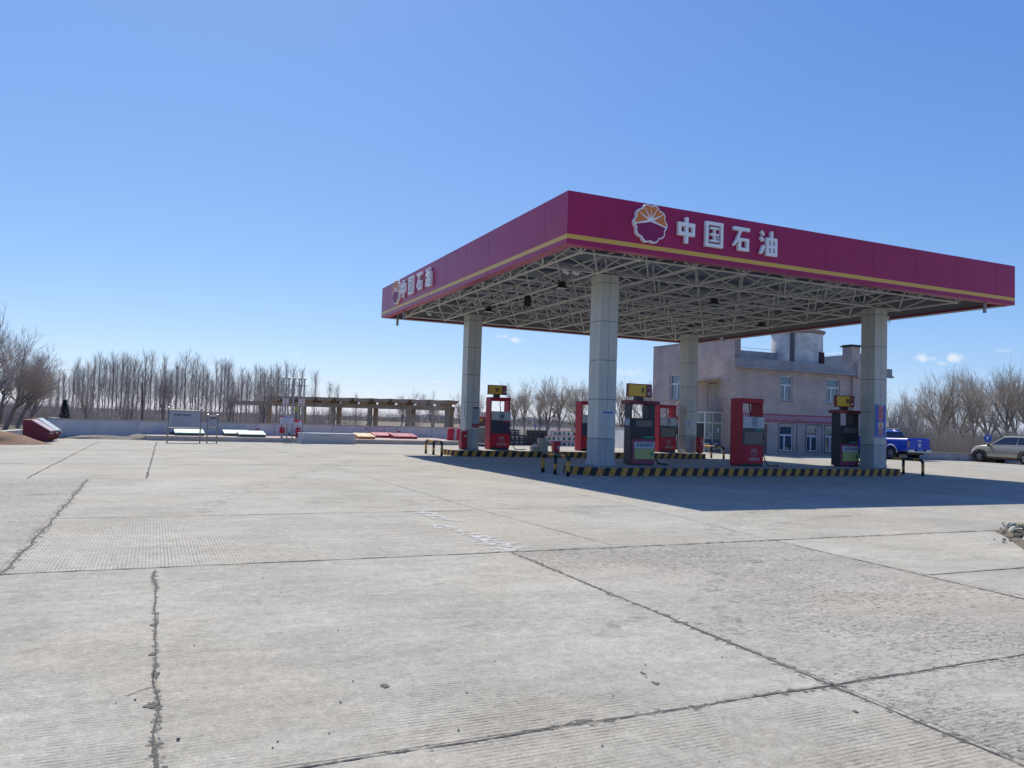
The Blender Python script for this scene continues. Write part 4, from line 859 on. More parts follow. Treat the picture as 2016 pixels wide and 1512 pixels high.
# ------------------------------------------------------------------ office building
M_br = brick_mat('tile_brick', (.60, .50, .445), (.555, .46, .41), (.27, .225, .205), .29, .118, .014)
M_cor = mat('cornice_render', (.34, .35, .37), .85, c2=(.22, .23, .25), vs=1.2, bump=.2); M_pl = mat('stained_plaster', (.80, .79, .74), .9, c2=(.36, .35, .33), vs=.9, bump=.3)
M_fr = mat('window_frame', (.68, .68, .74), .45); M_cur = mat('curtain', (.42, .47, .50), .9); M_pane = mat('window_pane', (.10, .14, .17), .04, metal=.35, spec=1)
BX0, BX1, BY0, BY1, BZ = 33.5, 46.9, 39.7, 48.7, 5.5
bd = thing('brick_building', (BX0, BY0, 0), 'two storey brick office building with grey cornice and a round rooftop tower', 'building')
def wallgrid(s, u0, u1, z0, z1, holes, fn, depth=.22):
    us = sorted({u0, u1}|{h[0] for h in holes}|{h[1] for h in holes}); zs = sorted({z0, z1}|{h[2] for h in holes}|{h[3] for h in holes})
    for a, b in zip(us[:-1], us[1:]):
        for c, d_ in zip(zs[:-1], zs[1:]):
            if any(h[0]-1e-6 <= a and b <= h[1]+1e-6 and h[2]-1e-6 <= c and d_ <= h[3]+1e-6 for h in holes): continue
            s.face([fn(a, 0, c), fn(b, 0, c), fn(b, 0, d_), fn(a, 0, d_)])
    for a, b, c, d_ in holes:
        for P, Q in (((a, c), (b, c)), ((b, c), (b, d_)), ((b, d_), (a, d_)), ((a, d_), (a, c))): s.face([fn(P[0], 0, P[1]), fn(Q[0], 0, Q[1]), fn(Q[0], depth, Q[1]), fn(P[0], depth, P[1])])
ff = lambda u, d_, z: (u-BX0, d_, z)           # front face, toward -Y
fl2 = lambda u, d_, z: (d_, u-BY0, z)          # left face, toward -X
fh = [(37.32, 38.35, 3.50, 5.14), (41.34, 42.58, 3.54, 5.15), (44.75, 45.7, 3.54, 5.15), (37.3, 38.48, .20, 1.88), (39.68, 40.68, .20, 1.85), (41.35, 42.5, .20, 1.85), (43.4, 44.4, .20, 1.85), (45.2, 46.2, .2, 1.85), (35.3, 36.25, .02, 1.9)]
lh = [(45.25, 46.6, 3.50, 5.25), (45.2, 46.6, .3, 1.9), (41.2, 42.35, 2.66, 4.55), (41.1, 43.1, .03, 2.5)]
s = MB(); wallgrid(s, BX0, BX1, 0, BZ, fh, ff); s.build('front_wall', M_br, bd, fix=False)
s = MB(); wallgrid(s, BY0, BY1, 0, 7.35, lh, fl2); s.face([(.45, 0, 0), (.45, 0, 7.35), (.45, BY1-BY0, 7.35), (.45, BY1-BY0, 0)]); s.face([(0, BY1-BY0, 0), (.45, BY1-BY0, 0), (.45, BY1-BY0, 7.35), (0, BY1-BY0, 7.35)]); s.build('side_wall', M_br, bd, fix=False)
s = MB(); s.box(-.03, .48, -.03, BY1-BY0+.03, 7.35, 7.42); s.box(.004, .449, -.02, -.001, 6.08, 7.349); s.build('side_coping', mat('coping_pink', (.3, .24, .22), .9), bd)
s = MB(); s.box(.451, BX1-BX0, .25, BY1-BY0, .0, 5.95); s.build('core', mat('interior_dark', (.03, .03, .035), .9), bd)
s = MB(); s.box(.004, BX1-BX0+.35, -.38, .9, 5.50, 5.558); s.box(0.006, BX1-BX0+.30, -.34, .9, 5.56, 6.08); s.box(-.01, BX1-BX0+.38, -.40, -.341, 5.44, 5.60); s.build('cornice', M_cor, bd)
s = MB(); s.box(.46, BX1-BX0+.1, .9, BY1-BY0, 5.9, 6.1); s.box(.46, 6.3, 2.9, 3.2, 6.1, 6.95); s.box(.46, BX1-BX0, BY1-BY0-.3, BY1-BY0, 6.1, 7.3); s.box(BX1-BX0-.3, BX1-BX0, 1.0, BY1-BY0-.301, 6.1, 7.28); s.build('roof_parapet', M_cor, bd)
s = MB()
for a, b in (((.6, 3.0, 7.15), (6, 3.0, 7.15)), ((.2, 0, 7.6), (.2, 9, 7.6)), ((BX1-BX0-.1, 1, 7.5), (BX1-BX0-.1, 8.8, 7.5))):
    s.tube([a, b], .012, 4)
    for i in range(6): p = Vector(a).lerp(Vector(b), i/5); s.tube([p-Vector((0, 0, .22)), p], .012, 4)
s.build('lightning_wire', M_grey, bd)
def win(parent, fn, a, b, c, d_, split=.62, side=1, curtain=True, name='window'):
    s = MB()
    def bx(u0, u1, z0, z1, e0, e1, mi=0):
        P = [fn(u, d__, z) for z in (z0, z1) for u, d__ in ((u0, e0), (u1, e0), (u1, e1), (u0, e1))]; i = len(s.v); s.v.extend(P)
        for q in ((0, 3, 2, 1), (4, 5, 6, 7), (0, 1, 5, 4), (1, 2, 6, 5), (2, 3, 7, 6), (3, 0, 4, 7)): s.f.append(tuple(i+k for k in q)); s.m.append(mi)
    t_ = .065; zm = c+(d_-c)*split; um = a+(b-a)*(.42 if side > 0 else .5)
    bx(a, b, c, c+t_, .10, .17); bx(a, b, d_-t_, d_, .10, .17); bx(a, a+t_, c+t_, d_-t_, .10, .17); bx(b-t_, b, c+t_, d_-t_, .10, .17); bx(a+t_, b-t_, zm-.05, zm+.05, .098, .168); bx(um-.055, um+.055, c+t_, zm-.05, .099, .169)
    o = s.build('window', M_fr, parent)
    s = MB(); s.face([fn(a+t_, .14, c+t_), fn(b-t_, .14, c+t_), fn(b-t_, .14, d_-t_), fn(a+t_, .14, d_-t_)]); s.build('pane', M_pane, o, fix=False)
    s = MB(); P = [fn(a-.05, -.07, c-.05), fn(b+.05, -.07, c-.05), fn(b+.05, .1, c-.05), fn(a-.05, .1, c-.05)]; s.loft([P, [(x, y, z+.05) for x, y, z in P]]); s.build('sill', mat('sill_grey', (.3, .3, .33), .8), o)
    return o
for i, h in enumerate(fh[:8]): win(bd, ff, *h)
for h in lh[:2]: win(bd, fl2, *h)
# side doors seen in the walls
s = MB(); s.box(.03, .10, 41.2-BY0+.02, 42.35-BY0-.02, 2.66, 4.5, 0); s.build('door', mat('door_panel', (.34, .31, .27), .6, var=.2, vs=3), bd)
s = MB(); s.box(35.32-BX0, 36.23-BX0, .08, .14, .02, 1.88); s.build('door', mat('door_brown', (.16, .13, .12), .6), bd)
# window surrounds on the ground floor
s = MB()
for h in fh[3:7]: a, b = h[0]-.1-BX0, h[1]+.28-BX0; s.box(a-.04, a, -.02, .0, h[2]-.1, h[3]+.14); s.box(b, b+.04, -.02, 0, h[2]-.1, h[3]+.14); s.box(a, b, -.02, 0, h[3]+.10, h[3]+.14)
s.build('window_surround', mat('surround_dark', (.12, .10, .10), .8), bd)
# chimney
s = MB(); s.box(43.45-BX0, 44.25-BX0, -.18, .62, 6.08, 7.45); s.box(43.75-BX0, 44.45-BX0, -.45, -.18, 5.3, 6.4); ch = s.build('chimney', M_br, bd)
s = MB(); s.box(43.32-BX0, 44.38-BX0, -.31, .75, 7.45, 7.53); s.box(43.42-BX0, 44.28-BX0, -.21, .65, 7.53, 7.6); s.build('chimney_cap', mat('soot', (.05, .05, .055), .9), ch)
s = MB(); s.box(43.6-BX0, 44.5-BX0, -.22, -.0, 0, 5.49); s.build('chimney_breast', M_br, bd)
# tower
tx, ty = 41.3-BX0, 42.4-BY0
s = MB(); s.lathe([(1.75, 6.1), (1.75, 6.9), (1.72, 8.3)], 40, (tx, ty, 0)); tw = s.build('round_tower', M_pl, bd, smooth=True)
s = MB(); s.lathe([(1.72, 8.28), (1.88, 8.40), (1.9, 8.52), (1.65, 8.6), (0, 9.6)], 40, (tx, ty, 0)); s.build('tower_roof', mat('tower_roof', (.30, .24, .22), .8, var=.2), tw)
s = MB(); s.box(tx+.15, tx+.85, ty-1.72, ty-1.3, 6.12, 7.02); s.build('tower_hatch', mat('hatch_rust', (.04, .03, .035), .8), tw); s = MB(); s.box(tx+.52, tx+.82, ty-1.74, ty-1.722, 6.16, 6.98); s.build('hatch_leaf', mat('rust_wood', (.10, .04, .03), .9), tw)
s = MB(); s.box(tx-1.56, tx-1.44, ty-1.25, ty-.95, 6.1, 8.3); s.build('flue_pipe', mat('flue', (.10, .10, .11), .8), tw)
# awning, vestibule, balcony, stair
s = MB(); s.loft([[(-1.55, 41.0-BY0, 4.60), (-.001, 41.0-BY0, 4.80), (-.001, 41.0-BY0, 4.84), (-1.55, 41.0-BY0, 4.66)], [(-1.55, 43.6-BY0, 4.56), (-.001, 43.6-BY0, 4.76), (-.001, 43.6-BY0, 4.80), (-1.55, 43.6-BY0, 4.62)]]); s.build('awning', mat('awning_cream', (.60, .54, .45), .7), bd)
VX, VY0, VY1, VH = 32.1-BX0, 40.8-BY0, 43.5-BY0, 2.60
s = MB()
for x, y in ((VX, VY0), (VX, VY1), (-.05, VY0)): s.box(x, x+.07, y, y+.07, 0, VH)
s.box(VX+.62, VX+.66, VY0+.01, VY0+.06, 0, VH); s.box(VX+.07, -.05, VY0+.01, VY0+.06, 1.85, 1.92); s.box(VX+.07, -.05, VY0+.005, VY0+.065, VH-.08, VH-.001); s.box(VX+.01, VX+.06, VY0+.07, VY1, 1.85, 1.92); s.box(VX+.005, VX+.065, VY0+.07, VY1, VH-.08, VH-.001)
ve = s.build('glass_porch', mat('porch_frame', (.58, .60, .60), .4), bd)
m = mat('porch_glass', (.25, .33, .32), .05, spec=.9); m.node_tree.nodes['Principled BSDF'].inputs['Alpha'].default_value = .55
s = MB(); s.box(VX+.07, -.05, VY0+.03, VY0+.036, .05, VH-.08); s.box(VX+.03, VX+.036, VY0+1.2, VY1, .05, 1.85); s.box(VX+.03, VX+.036, VY0+.07, VY1, 1.92, VH-.08); s.build('porch_glazing', m, ve)
s = MB(); s.box(VX+.02, VX+.06, VY0+.25, VY0+1.1, .05, 1.85); s.build('door', M_black, ve)
s = MB()
for k in range(3): s.tube([(VX+.09+.06*i, VY0+.022, .75+.10*k+.32*(i/9)**1.3) for i in range(10)], .012, 4)
s.build('curved_handrail', M_white, ve); s = MB(); s.box(VX+1.0, VX+1.18, VY0+.015, VY0+.025, 1.25, 1.58); s.box(VX+.3, VX+.4, VY0+.015, VY0+.025, 1.2, 1.3); s.build('posted_paper', M_paper, ve)
s = MB(); s.box(VX-.05, -.002, VY0-.05, VY1+.1, VH, VH+.06); s.build('balcony_slab', M_cor, bd)
s = MB()
for z in (3.5, 2.75): s.box(VX, -.02, VY0, VY0+.03, z, z+.035); s.box(VX, VX+.03, VY0+.03, VY1, z, z+.035)
for i in range(9): x = VX+.15+i*(-.2-VX)/9; s.box(x, x+.025, VY0+.004, VY0+.026, 2.785, 3.5)
for i in range(12): y = VY0+.1+i*.215; s.box(VX+.004, VX+.026, y, y+.025, 2.785, 3.5)
s.build('balcony_railing', mat('rail_grey', (.32, .30, .29), .5), bd)
s = MB(); s.box(VX+.0, VX+.13, VY0+.95, VY0+1.1, VH+.06, 4.62); s.build('red_post', mat('post_red', (.22, .015, .025), .5), bd)
s = MB(); sy = VY1
for i in range(12): s.box(-1.1, -.05, sy+.08+i*.33, sy+.08+i*.33+.36, 2.4-i*.2, 2.45-i*.2)
for x in (-1.18, -.04): s.loft([[(x, sy, 2.30), (x+.04, sy, 2.30), (x+.04, sy, 2.60), (x, sy, 2.60)], [(x, sy+4.1, -.1+.05), (x+.04, sy+4.1, -.05), (x+.04, sy+4.1, .2), (x, sy+4.1, .2)]])
s.build('stair', mat('post_red', (.22, .015, .025), .5), bd)
s = MB(); s.tube([(-1.15, sy, 3.5), (-1.15, sy+4.1, 1.1)], .03, 6)
for i in range(9): y = sy+.1+i*.5; s.tube([(-1.15, y, 3.46-(y-sy)*.585), (-1.15, y, 2.5-(y-sy)*.585)], .015, 5)
s.build('stair_handrail', mat('rail_pale', (.5, .45, .42), .5), bd)
# banner
t = thing('slogan_banner', (38.15, BY0-.03, 2.33), 'long faded red slogan banner with white characters across the brick wall', 'banner')
q = MB(); q.box(-3.95, 3.93, 0, .015, -.27, .27); q.build('cloth', mat('banner_cloth', (.38, .13, .165), .8, var=.1), t)
text('深入学习贯彻习近平总书记关于安全生产和疫情防控的重要指示精神', .30, mat('banner_text', (.55, .42, .47), .8), t, 'lettering', (0, -.006, 0), FRONT, .002, bold=.004, sx=.87)
# waiting chairs
p = G(1396, 893); t = thing('waiting_bench', (p.x, p.y, 0), 'two seat steel waiting bench in front of the glass porch', 'bench', -.05)
q = MB(); q.box(.0, 1.25, .2, .25, .28, .33); q.build('beam', M_grey, t)
for i in range(2):
    x = .05+i*.62; q = MB(); q.box(x, x+.55, 0, .45, .38, .41); q.build('seat', mat('seat_dark', (.05, .055, .08), .5), t); q = MB(); q.loft([[(x, .44, .42), (x+.55, .44, .42), (x+.55, .47, .42), (x, .47, .42)], [(x, .60, .86), (x+.55, .60, .86), (x+.55, .63, .86), (x, .63, .86)]]); q.build('backrest', mat('seat_dark', (.05, .055, .08), .5), t)
for i in range(3): x = i*.62; q = MB(); q.tube([(x, .02, .60), (x, .40, .60), (x, .45, .42)], .018, 6); q.build('armrest', M_steel, t)
for x in (.1, 1.1): q = MB(); q.tube([(x, .05, 0), (x, .4, 0)], .02, 6); q.tube([(x, .22, 0), (x, .22, .3)], .025, 6); q.build('leg', M_steel, t)
# ------------------------------------------------------------------ vehicles
M_tyre = M_rubber; M_rim = mat('alloy', (.42, .43, .44), .3, metal=.8)
def wheel(parent, x, y, r, w_=.24, side=-1, spokes=6):
    q = MB(); T = Matrix.Translation((x, y, r)) @ Matrix.Rotation(R(90), 4, 'X')
    q.lathe([(r*.62, -w_/2), (r*.93, -w_/2), (r, -w_*.35), (r, w_*.35), (r*.93, w_/2), (r*.62, w_/2), (r*.60, 0), (r*.62, -w_/2)], 28, mi=0, T=T); o = q.build('wheel', M_tyre, parent, smooth=False)
    q = MB(); s_ = side; e = s_*w_*.42
    q.lathe([(r*.63, -w_*.45), (r*.66, w_*.45), (r*.60, w_*.45), (r*.58, -w_*.45), (r*.63, -w_*.45)], 28, T=T)
    for k in range(spokes):
        a = 2*math.pi*k/spokes; T2 = Matrix.Translation((x, y+e, r)) @ Matrix.Rotation(a, 4, 'Y'); q.loft([[(-.05, -.015, .04), (.05, -.015, .04), (.05, .015, .04), (-.05, .015, .04)], [(-.035, -.015, r*.62), (.035, -.015, r*.62), (.035, .015, r*.62), (-.035, .015, r*.62)]])
        for i in range(len(q.v)-8, len(q.v)): q.v[i] = tuple(T2 @ Vector(q.v[i]))
    q.cyl((x, y+e, r), (0, 1, 0), r*.16, .04, 14); q.build('rim', M_rim, o)
    q = MB(); q.cyl((x, y+s_*w_*.1, r), (0, 1, 0), r*.6, .02, 24); q.build('brake_disc', M_black, o)
def smoothbody(stations, n=5):
    """stations: (x, z0, z1, halfwidth_low, halfwidth_top) -> rings with rounded shoulders"""
    rings = []
    for x, z0, z1, wl_, wt in stations:
        rr = min(.12, (z1-z0)*.4); ring = [(x, -wl_*.92, z0), (x, -wl_, z0+.08), (x, -(wl_*.6+wt*.4)*1.01, (z0+z1)/2), (x, -wt, z1-rr), (x, -wt*.97+.02, z1-rr*.4), (x, -wt*.90, z1-.01), (x, -wt*.45, z1+.015)]
        ring = ring+[(a, -b, c) for a, b, c in reversed(ring)]; rings.append(ring)
    return rings
# blue pickup, local x = forward
M_tb = mat('truck_blue', (.004, .045, .42), .32, coat=.25, metal=.1, spec=.4)
pL, pRr = G(1757, 904.5), G(1799, 907); 
right = Vector((.28, 0, 0))
cen = (pL+pRr)/2; dirr = (pRr-pL); dirr.z = 0
# track direction from left rear wheel to right rear wheel
hd = math.atan2(dirr.y, dirr.x)+R(90)
K = 1.0
TH = R(84)   # heading of the pickup nose
fwd = Vector((math.cos(TH), math.sin(TH), 0)); lft = Vector((-math.sin(TH), math.cos(TH), 0))
rear_axle = Vector((41.71, 33.96, 0))
tr = thing('pickup_truck', rear_axle, 'blue double cab pickup seen from behind, parked right of the canopy', 'pickup truck', TH)
st = [(-1.22, .62, 1.30, .86, .86), (-1.18, .55, 1.32, .91, .89), (-.5, .50, 1.31, .92, .90), (.55, .48, 1.30, .92, .90)]
q = MB(); q.loft(smoothbody(st)); o = q.build('cargo_bed', M_tb, tr, smooth=False, bevel=.01)
q = MB(); q.box(-1.05, .42, -.72, .72, 1.332, 1.345); q.build('bed_liner', M_black, tr)
st = [(.56, .48, 1.26, .92, .89), (1.6, .46, 1.25, .92, .89), (2.5, .46, 1.22, .92, .89), (2.95, .48, 1.18, .92, .88), (3.7, .50, 1.08, .93, .84), (4.0, .52, .98, .88, .78), (4.12, .60, .85, .80, .70)]
q = MB(); q.loft(smoothbody(st)); q.build('body', M_tb, tr, bevel=.01)
q = MB(); cab = [(.60, 1.2, .80, 1.2), (.72, 1.70, .62, 1.70), (1.2, 1.80, .60, 1.8), (2.0, 1.80, .60, 1.8), (2.35, 1.73, .60, 1.73), (3.05, 1.2, .78, 1.2)]
rings = []
for x, zt_, hw_, _ in cab: rings.append([(x, -.82, 1.18), (x, -hw_-.02 if zt_ > 1.3 else -.80, max(zt_-.06, 1.185)), (x, -hw_*.9, zt_ if zt_ > 1.3 else 1.2), (x, hw_*.9, zt_ if zt_ > 1.3 else 1.2), (x, hw_+.02 if zt_ > 1.3 else .80, max(zt_-.06, 1.185)), (x, .82, 1.18)])
q.loft(rings); cb = q.build('cab', M_tb, tr, bevel=.02)
m_tg = mat('car_glass', (.012, .016, .03), .05, spec=.9)
q = MB(); q.face([(.595-.012, -.70, 1.33), (.595-.012, .70, 1.33), (.705-.014, .57, 1.66), (.705-.014, -.57, 1.66)]); q.build('rear_window', m_tg, cb)
for sd in (-1, 1): q = MB(); q.loft([[(.85, sd*.815, 1.25), (1.75, sd*.815, 1.25), (1.75, sd*.68, 1.70), (.95, sd*.68, 1.70)], [(.85, sd*.79, 1.25), (1.75, sd*.79, 1.25), (1.75, sd*.65, 1.70), (.95, sd*.65, 1.70)]]); q.loft([[(1.83, sd*.815, 1.25), (2.8, sd*.815, 1.25), (2.25, sd*.68, 1.68), (1.83, sd*.68, 1.70)], [(1.83, sd*.79, 1.25), (2.8, sd*.79, 1.25), (2.25, sd*.65, 1.68), (1.83, sd*.65, 1.70)]]); q.build('side_window', m_tg, cb)
q = MB(); q.box(-1.245, -1.20, -.76, .76, .68, 1.29); tg = q.build('tailgate', M_tb, tr, bevel=.03)
q = MB(); q.box(-1.256, -1.246, -.13, .13, 1.12, 1.20); e0 = q.build('upper_badge', M_white, tg); q = MB(); q.box(-1.260, -1.2565, -.085, .085, 1.145, 1.175); q.build('badge_inset', M_blk, e0)
q = MB(); q.prism([(-.09, .05), (.09, .05), (.09, -.02), (.045, -.15), (-.045, -.15), (-.09, -.02)], 0, .008, 0, Matrix.Translation((-1.246, 0, .95)) @ Matrix.Rotation(R(-90), 4, 'Z') @ Matrix.Rotation(R(90), 4, 'X')); e = q.build('badge', M_white, tg)
q = MB(); q.prism([(-.04, 0), (0, .05), (.04, 0), (0, -.08)], .008, .012, 0, Matrix.Translation((-1.246, 0, .93)) @ Matrix.Rotation(R(-90), 4, 'Z') @ Matrix.Rotation(R(90), 4, 'X')); q.build('badge_centre', M_black, e)
for sd in (-1, 1): q = MB(); q.box(-1.25, -1.10, sd*.80-.06, sd*.80+.09 if sd > 0 else sd*.80+.06, .78, 1.16) if sd > 0 else q.box(-1.25, -1.10, -.89, -.74, .78, 1.16); q.build('tail_light', mat('tail_lamp', (.22, .14, .14), .15, coat=.5), tr, bevel=.02)
q = MB(); q.box(-1.33, -1.15, -.85, -.45, .48, .66); q.box(-1.33, -1.15, .45, .85, .48, .66); q.box(-1.31, -1.15, -.45, .45, .47, .56); q.build('rear_bumper', mat('bumper_silver', (.5, .5, .5), .3, metal=.6), tr, bevel=.02)
q = MB(); q.box(-1.30, -1.285, -.22, .22, .56, .70); pl_ = q.build('number_plate', mat('plate_blue', (.05, .2, .5), .4), tr); 
q = MB(); q.box(-1.0, 3.6, -.6, .6, .34, .52); q.build('chassis', M_black, tr)
for x in (0, 3.2):
    for sd in (-1, 1): wheel(tr, x, sd*.83, .39, .27, sd)
for sd in (-1, 1):
    for x in (0, 3.2): q = MB(); q.tube([(x+.50*math.cos(R(a)), sd*.945, .40+.50*math.sin(R(a))) for a in range(-5, 190, 15)], .045, 6); q.build('wheel_arch', mat('arch_silver', (.40, .41, .42), .4, metal=.4), tr); q = MB(); q.cyl((x, sd*.80, .42), (0, 1, 0), .50, .06, 28); q.build('wheel_well', M_black, tr)
for sd in (-1, 1): q = MB(); q.tube([(1.0, sd*.60, 1.84), (1.1, sd*.60, 1.87), (2.0, sd*.60, 1.87), (2.1, sd*.60, 1.83)], .025, 6); q.build('roof_rail', mat('rail_silver', (.7, .72, .75), .25, metal=.8), tr)
q = MB(); q.box(.30, .46, .943, .948, .98, 1.12); q.build('red_sticker', mat('sticker_red', (.6, .1, .1), .5), tr)
# beige suv
M_sv = mat('suv_silver', (.36, .345, .30), .30, metal=.35, coat=.5)
w1 = G(1931, 909.5); w2 = G(2021, 915.5)
fd = (w1-w2).normalized(); th = math.atan2(fd.y, fd.x); wb = (w1-w2).length
lf = Vector((-fd.y, fd.x, 0))            # nearer side is the car's left
sv = thing('parked_suv', w2-lf*.80, 'silver beige suv in side view at the right edge of the forecourt', 'car', th)
sv.scale = (1, 1, 1)
SB = wb
st = [(-.95, .42, 1.02, .80, .78), (-.80, .32, 1.10, .90, .86), (-.3, .30, 1.12, .92, .88), (1.0, .28, 1.11, .92, .89), (2.0, .28, 1.10, .92, .89), (SB-.55, .30, 1.09, .92, .87), (SB, .31, 1.05, .92, .84), (SB+.45, .34, .97, .88, .77), (SB+.70, .38, .86, .82, .68), (SB+.82, .42, .70, .70, .58)]
q = MB(); q.loft(smoothbody(st)); q.build('body', M_sv, sv, smooth=True)
cab = [(-.85, 1.10), (-.55, 1.50), (.1, 1.63), (.9, 1.67), (1.55, 1.63), (SB-.55, 1.075)]
rings = []
for x, z in cab: tt = (z-1.05)/.62; hw_ = .86-.22*tt; rings.append([(x, -.87, 1.05), (x, -hw_, max(z-.05, 1.055)), (x, -hw_*.85, max(z, 1.06)), (x, hw_*.85, max(z, 1.06)), (x, hw_, max(z-.05, 1.055)), (x, .87, 1.05)])
q = MB(); q.loft(rings); cb = q.build('cabin', M_sv, sv, bevel=.02)
for sd in (-1, 1):
    def wq(pts, nm):
        q = MB(); A = []
        for x, z in pts: tt = (z-1.05)/.62; A.append((x, sd*(.872-.225*tt+.004), z))
        q.loft([A, [(x, y-sd*.03, z) for x, y, z in A]]); q.build(nm, m_tg, cb)
    wq([(-.40, 1.15), (.55, 1.13), (.55, 1.57), (.1, 1.55), (-.2, 1.46)], 'rear_side_window'); wq([(.62, 1.13), (SB-.78, 1.12), (SB-1.2, 1.36), (1.45, 1.54), (.62, 1.57)], 'front_side_window')
q = MB(); q.face([(SB-.62, -.70, 1.115), (SB-.62, .70, 1.115), (1.64, .56, 1.61), (1.64, -.56, 1.61)]); q.build('windscreen', m_tg, cb)
q = MB(); q.box(.3, SB-.3, -.93, .93, .22, .36); q.build('sill_cladding', M_black, sv)
q = MB(); q.box(.5, SB-.5, .931, .938, .30, .33); q.build('sill_trim', mat('trim_copper', (.25, .08, .06), .4), sv)
for x in (0, SB):
    for sd in (-1, 1):
        wheel(sv, x, sd*.83, .345, .23, sd, 5); q = MB(); q.cyl((x, sd*.78, .37), (0, 1, 0), .44, .06, 28); q.build('wheel_well', M_black, sv)
for sd in (-1, 1): q = MB(); q.loft([[(SB+.25, sd*.87, .74), (SB+.62, sd*.80, .70), (SB+.62, sd*.78, .73), (SB+.25, sd*.86, .78)], [(SB+.25, sd*.83, .74), (SB+.60, sd*.70, .70), (SB+.60, sd*.70, .73), (SB+.25, sd*.82, .78)]]); q.build('headlight', mat('lamp_clear', (.75, .78, .8), .1), sv); q = MB(); q.box(SB-.72, SB-.60, sd*.90-.02 if sd > 0 else -1.05, 1.05 if sd > 0 else -.88, .98, 1.10); q.build('wing_mirror', M_black, sv, bevel=.02)
for sd in (-1, 1):
    for x in (0, SB): q = MB(); q.tube([(x+.43*math.cos(R(a)), sd*.925, .36+.43*math.sin(R(a))) for a in range(-10, 195, 15)], .05, 6); q.build('arch_cladding', M_black, sv)
q = MB(); q.box(SB+.55, SB+.80, -.62, .62, .34, .56); q.build('front_grille', M_black, sv, bevel=.02)
q = MB(); q.box(SB+.52, SB+.66, .80, .86, .56, .62); q.build('fog_lamp', mat('lamp_clear', (.75, .78, .8), .1), sv)
q = MB(); 
for y in (-.58, .58): q.tube([(-.1, y, 1.65), (0, y, 1.70), (1.2, y, 1.71), (1.4, y, 1.65)], .02, 6)
q.build('roof_rail', M_black, sv)
# low wall behind the vehicles
a, b = G(1822, 903.5), G(1925, 905.0); a = D(1800, 49.5); b = D(2200, 49.0)
wall(b, a, .44, 'low grey concrete wall behind the pickup and the suv', None, .25, True, 'low_wall', mat('grey_wall', (.36, .36, .38), .9, var=.2, vs=2, bump=.4, bs=10))
p = D(1944, 51); t = thing('parking_sign', (p.x, p.y, 0), 'round blue parking sign with a white P behind the low wall', 'sign', -.5)
zc = ZZ(1944, 863, p); q = MB(); q.tube([(0, 0, 0), (0, 0, zc)], .03, 8); q.build('pole', M_white, t); q = MB(); q.cyl((0, -.04, zc), (0, 1, 0), .25, .02, 32); o = q.build('disc', mat('sign_blue', (.02, .085, .42), .45), t); text('P', .34, M_white, o, 'letter', (0, -.053, zc), FRONT, .001, bold=.006)
# ------------------------------------------------------------------ planted corner with painted stones, right edge
c = G(2030, 1050)
g2 = MB(); pts = [G(1958, 1046), G(1975, 1055), G(1997, 1070), G(2040, 1100), G(2200, 1150), G(2300, 1040), G(2100, 1010), G(2010, 1035)]
g2.face([(p.x, p.y, .012) for p in pts]); g2.build('soil_bed', mat('bed_soil', (.20, .16, .12), .95, c2=(.10, .09, .06), vs=5, bump=1, bs=20), kind='structure', fix=False)
for i, (px, py, L_, rz) in enumerate(((1986, 1047, .26, .2), (2008, 1058, .34, -.5), (2040, 1075, .36, -.8), (2030, 1034, .3, .4))):
    p = G(px, py); o = MB(); prof = []
    rings = []
    for k in range(9):
        x = -L_/2+L_*k/8; rr = .10*math.sqrt(max(.05, 1-(2*k/8-1)**4)); rings.append([(x, rr*math.cos(2*math.pi*j_/10)*(1+.28*noise.noise(Vector((x*6, j_*.9, i)))), max(0, .06+rr*.85*(1+.6*noise.noise(Vector((x*5+3, j_*.8, i*2))))+0*rr*math.sin(2*math.pi*j_/10))) for j_ in range(10)])
    o.loft(rings, mf=lambda a, b: 1 if (i == 1 and a > 3) else 0); ob = o.build('kerb_stone', [mat('stone_white', (.52, .50, .43), .9, c2=(.30, .28, .23), vs=7, bump=1, bs=18), M_blk], label=['small white painted stone at the tip of the planted corner', 'white painted kerb stone with a black end at the right edge', 'white painted kerb stone nearest the camera at the right edge', 'white painted kerb stone at the back of the planted corner'][i], cat='stone', group='painted stones round the planted corner'); ob.location = p; ob.rotation_euler = (0, 0, rz)
rb = MB(); r = random.Random(18)
for i in range(60):
    p = G(r.uniform(1955, 2120), r.uniform(1036, 1070)+max(0, r.gauss(0, 6))); z_ = r.uniform(.010, .035)
    rb.lathe([(0, 0), (z_, z_*.3*r.random()), (z_*r.uniform(.6, 1), z_*.8), (0, z_*r.uniform(.8, 1.2))], 5, (p.x, p.y, .01))
rb.build('broken_rubble', mat('rubble_grey', (.34, .32, .28), .95, c2=(.16, .14, .12), vs=14, bump=1, bs=30), kind='stuff', fix=False, label='broken grey rubble round the painted stones of the planted corner', cat='rubble')
gr = MB(); r = random.Random(8)
for i in range(2600):
    p = G(r.uniform(1995, 2200), r.uniform(1034, 1060)); a = r.uniform(0, 6.3); h_ = r.uniform(.03, .10); l = r.uniform(-.04, .04)
    gr.face([(p.x-.004*math.cos(a), p.y-.004*math.sin(a), 0), (p.x+.004*math.cos(a), p.y+.004*math.sin(a), 0), (p.x+l, p.y+l*.6, h_)])
gr.build('grass', mat('weed_green', (.16, .17, .07), .9, c2=(.24, .21, .12), vs=9), kind='stuff', fix=False, label='short weedy grass inside the planted corner', cat='grass')
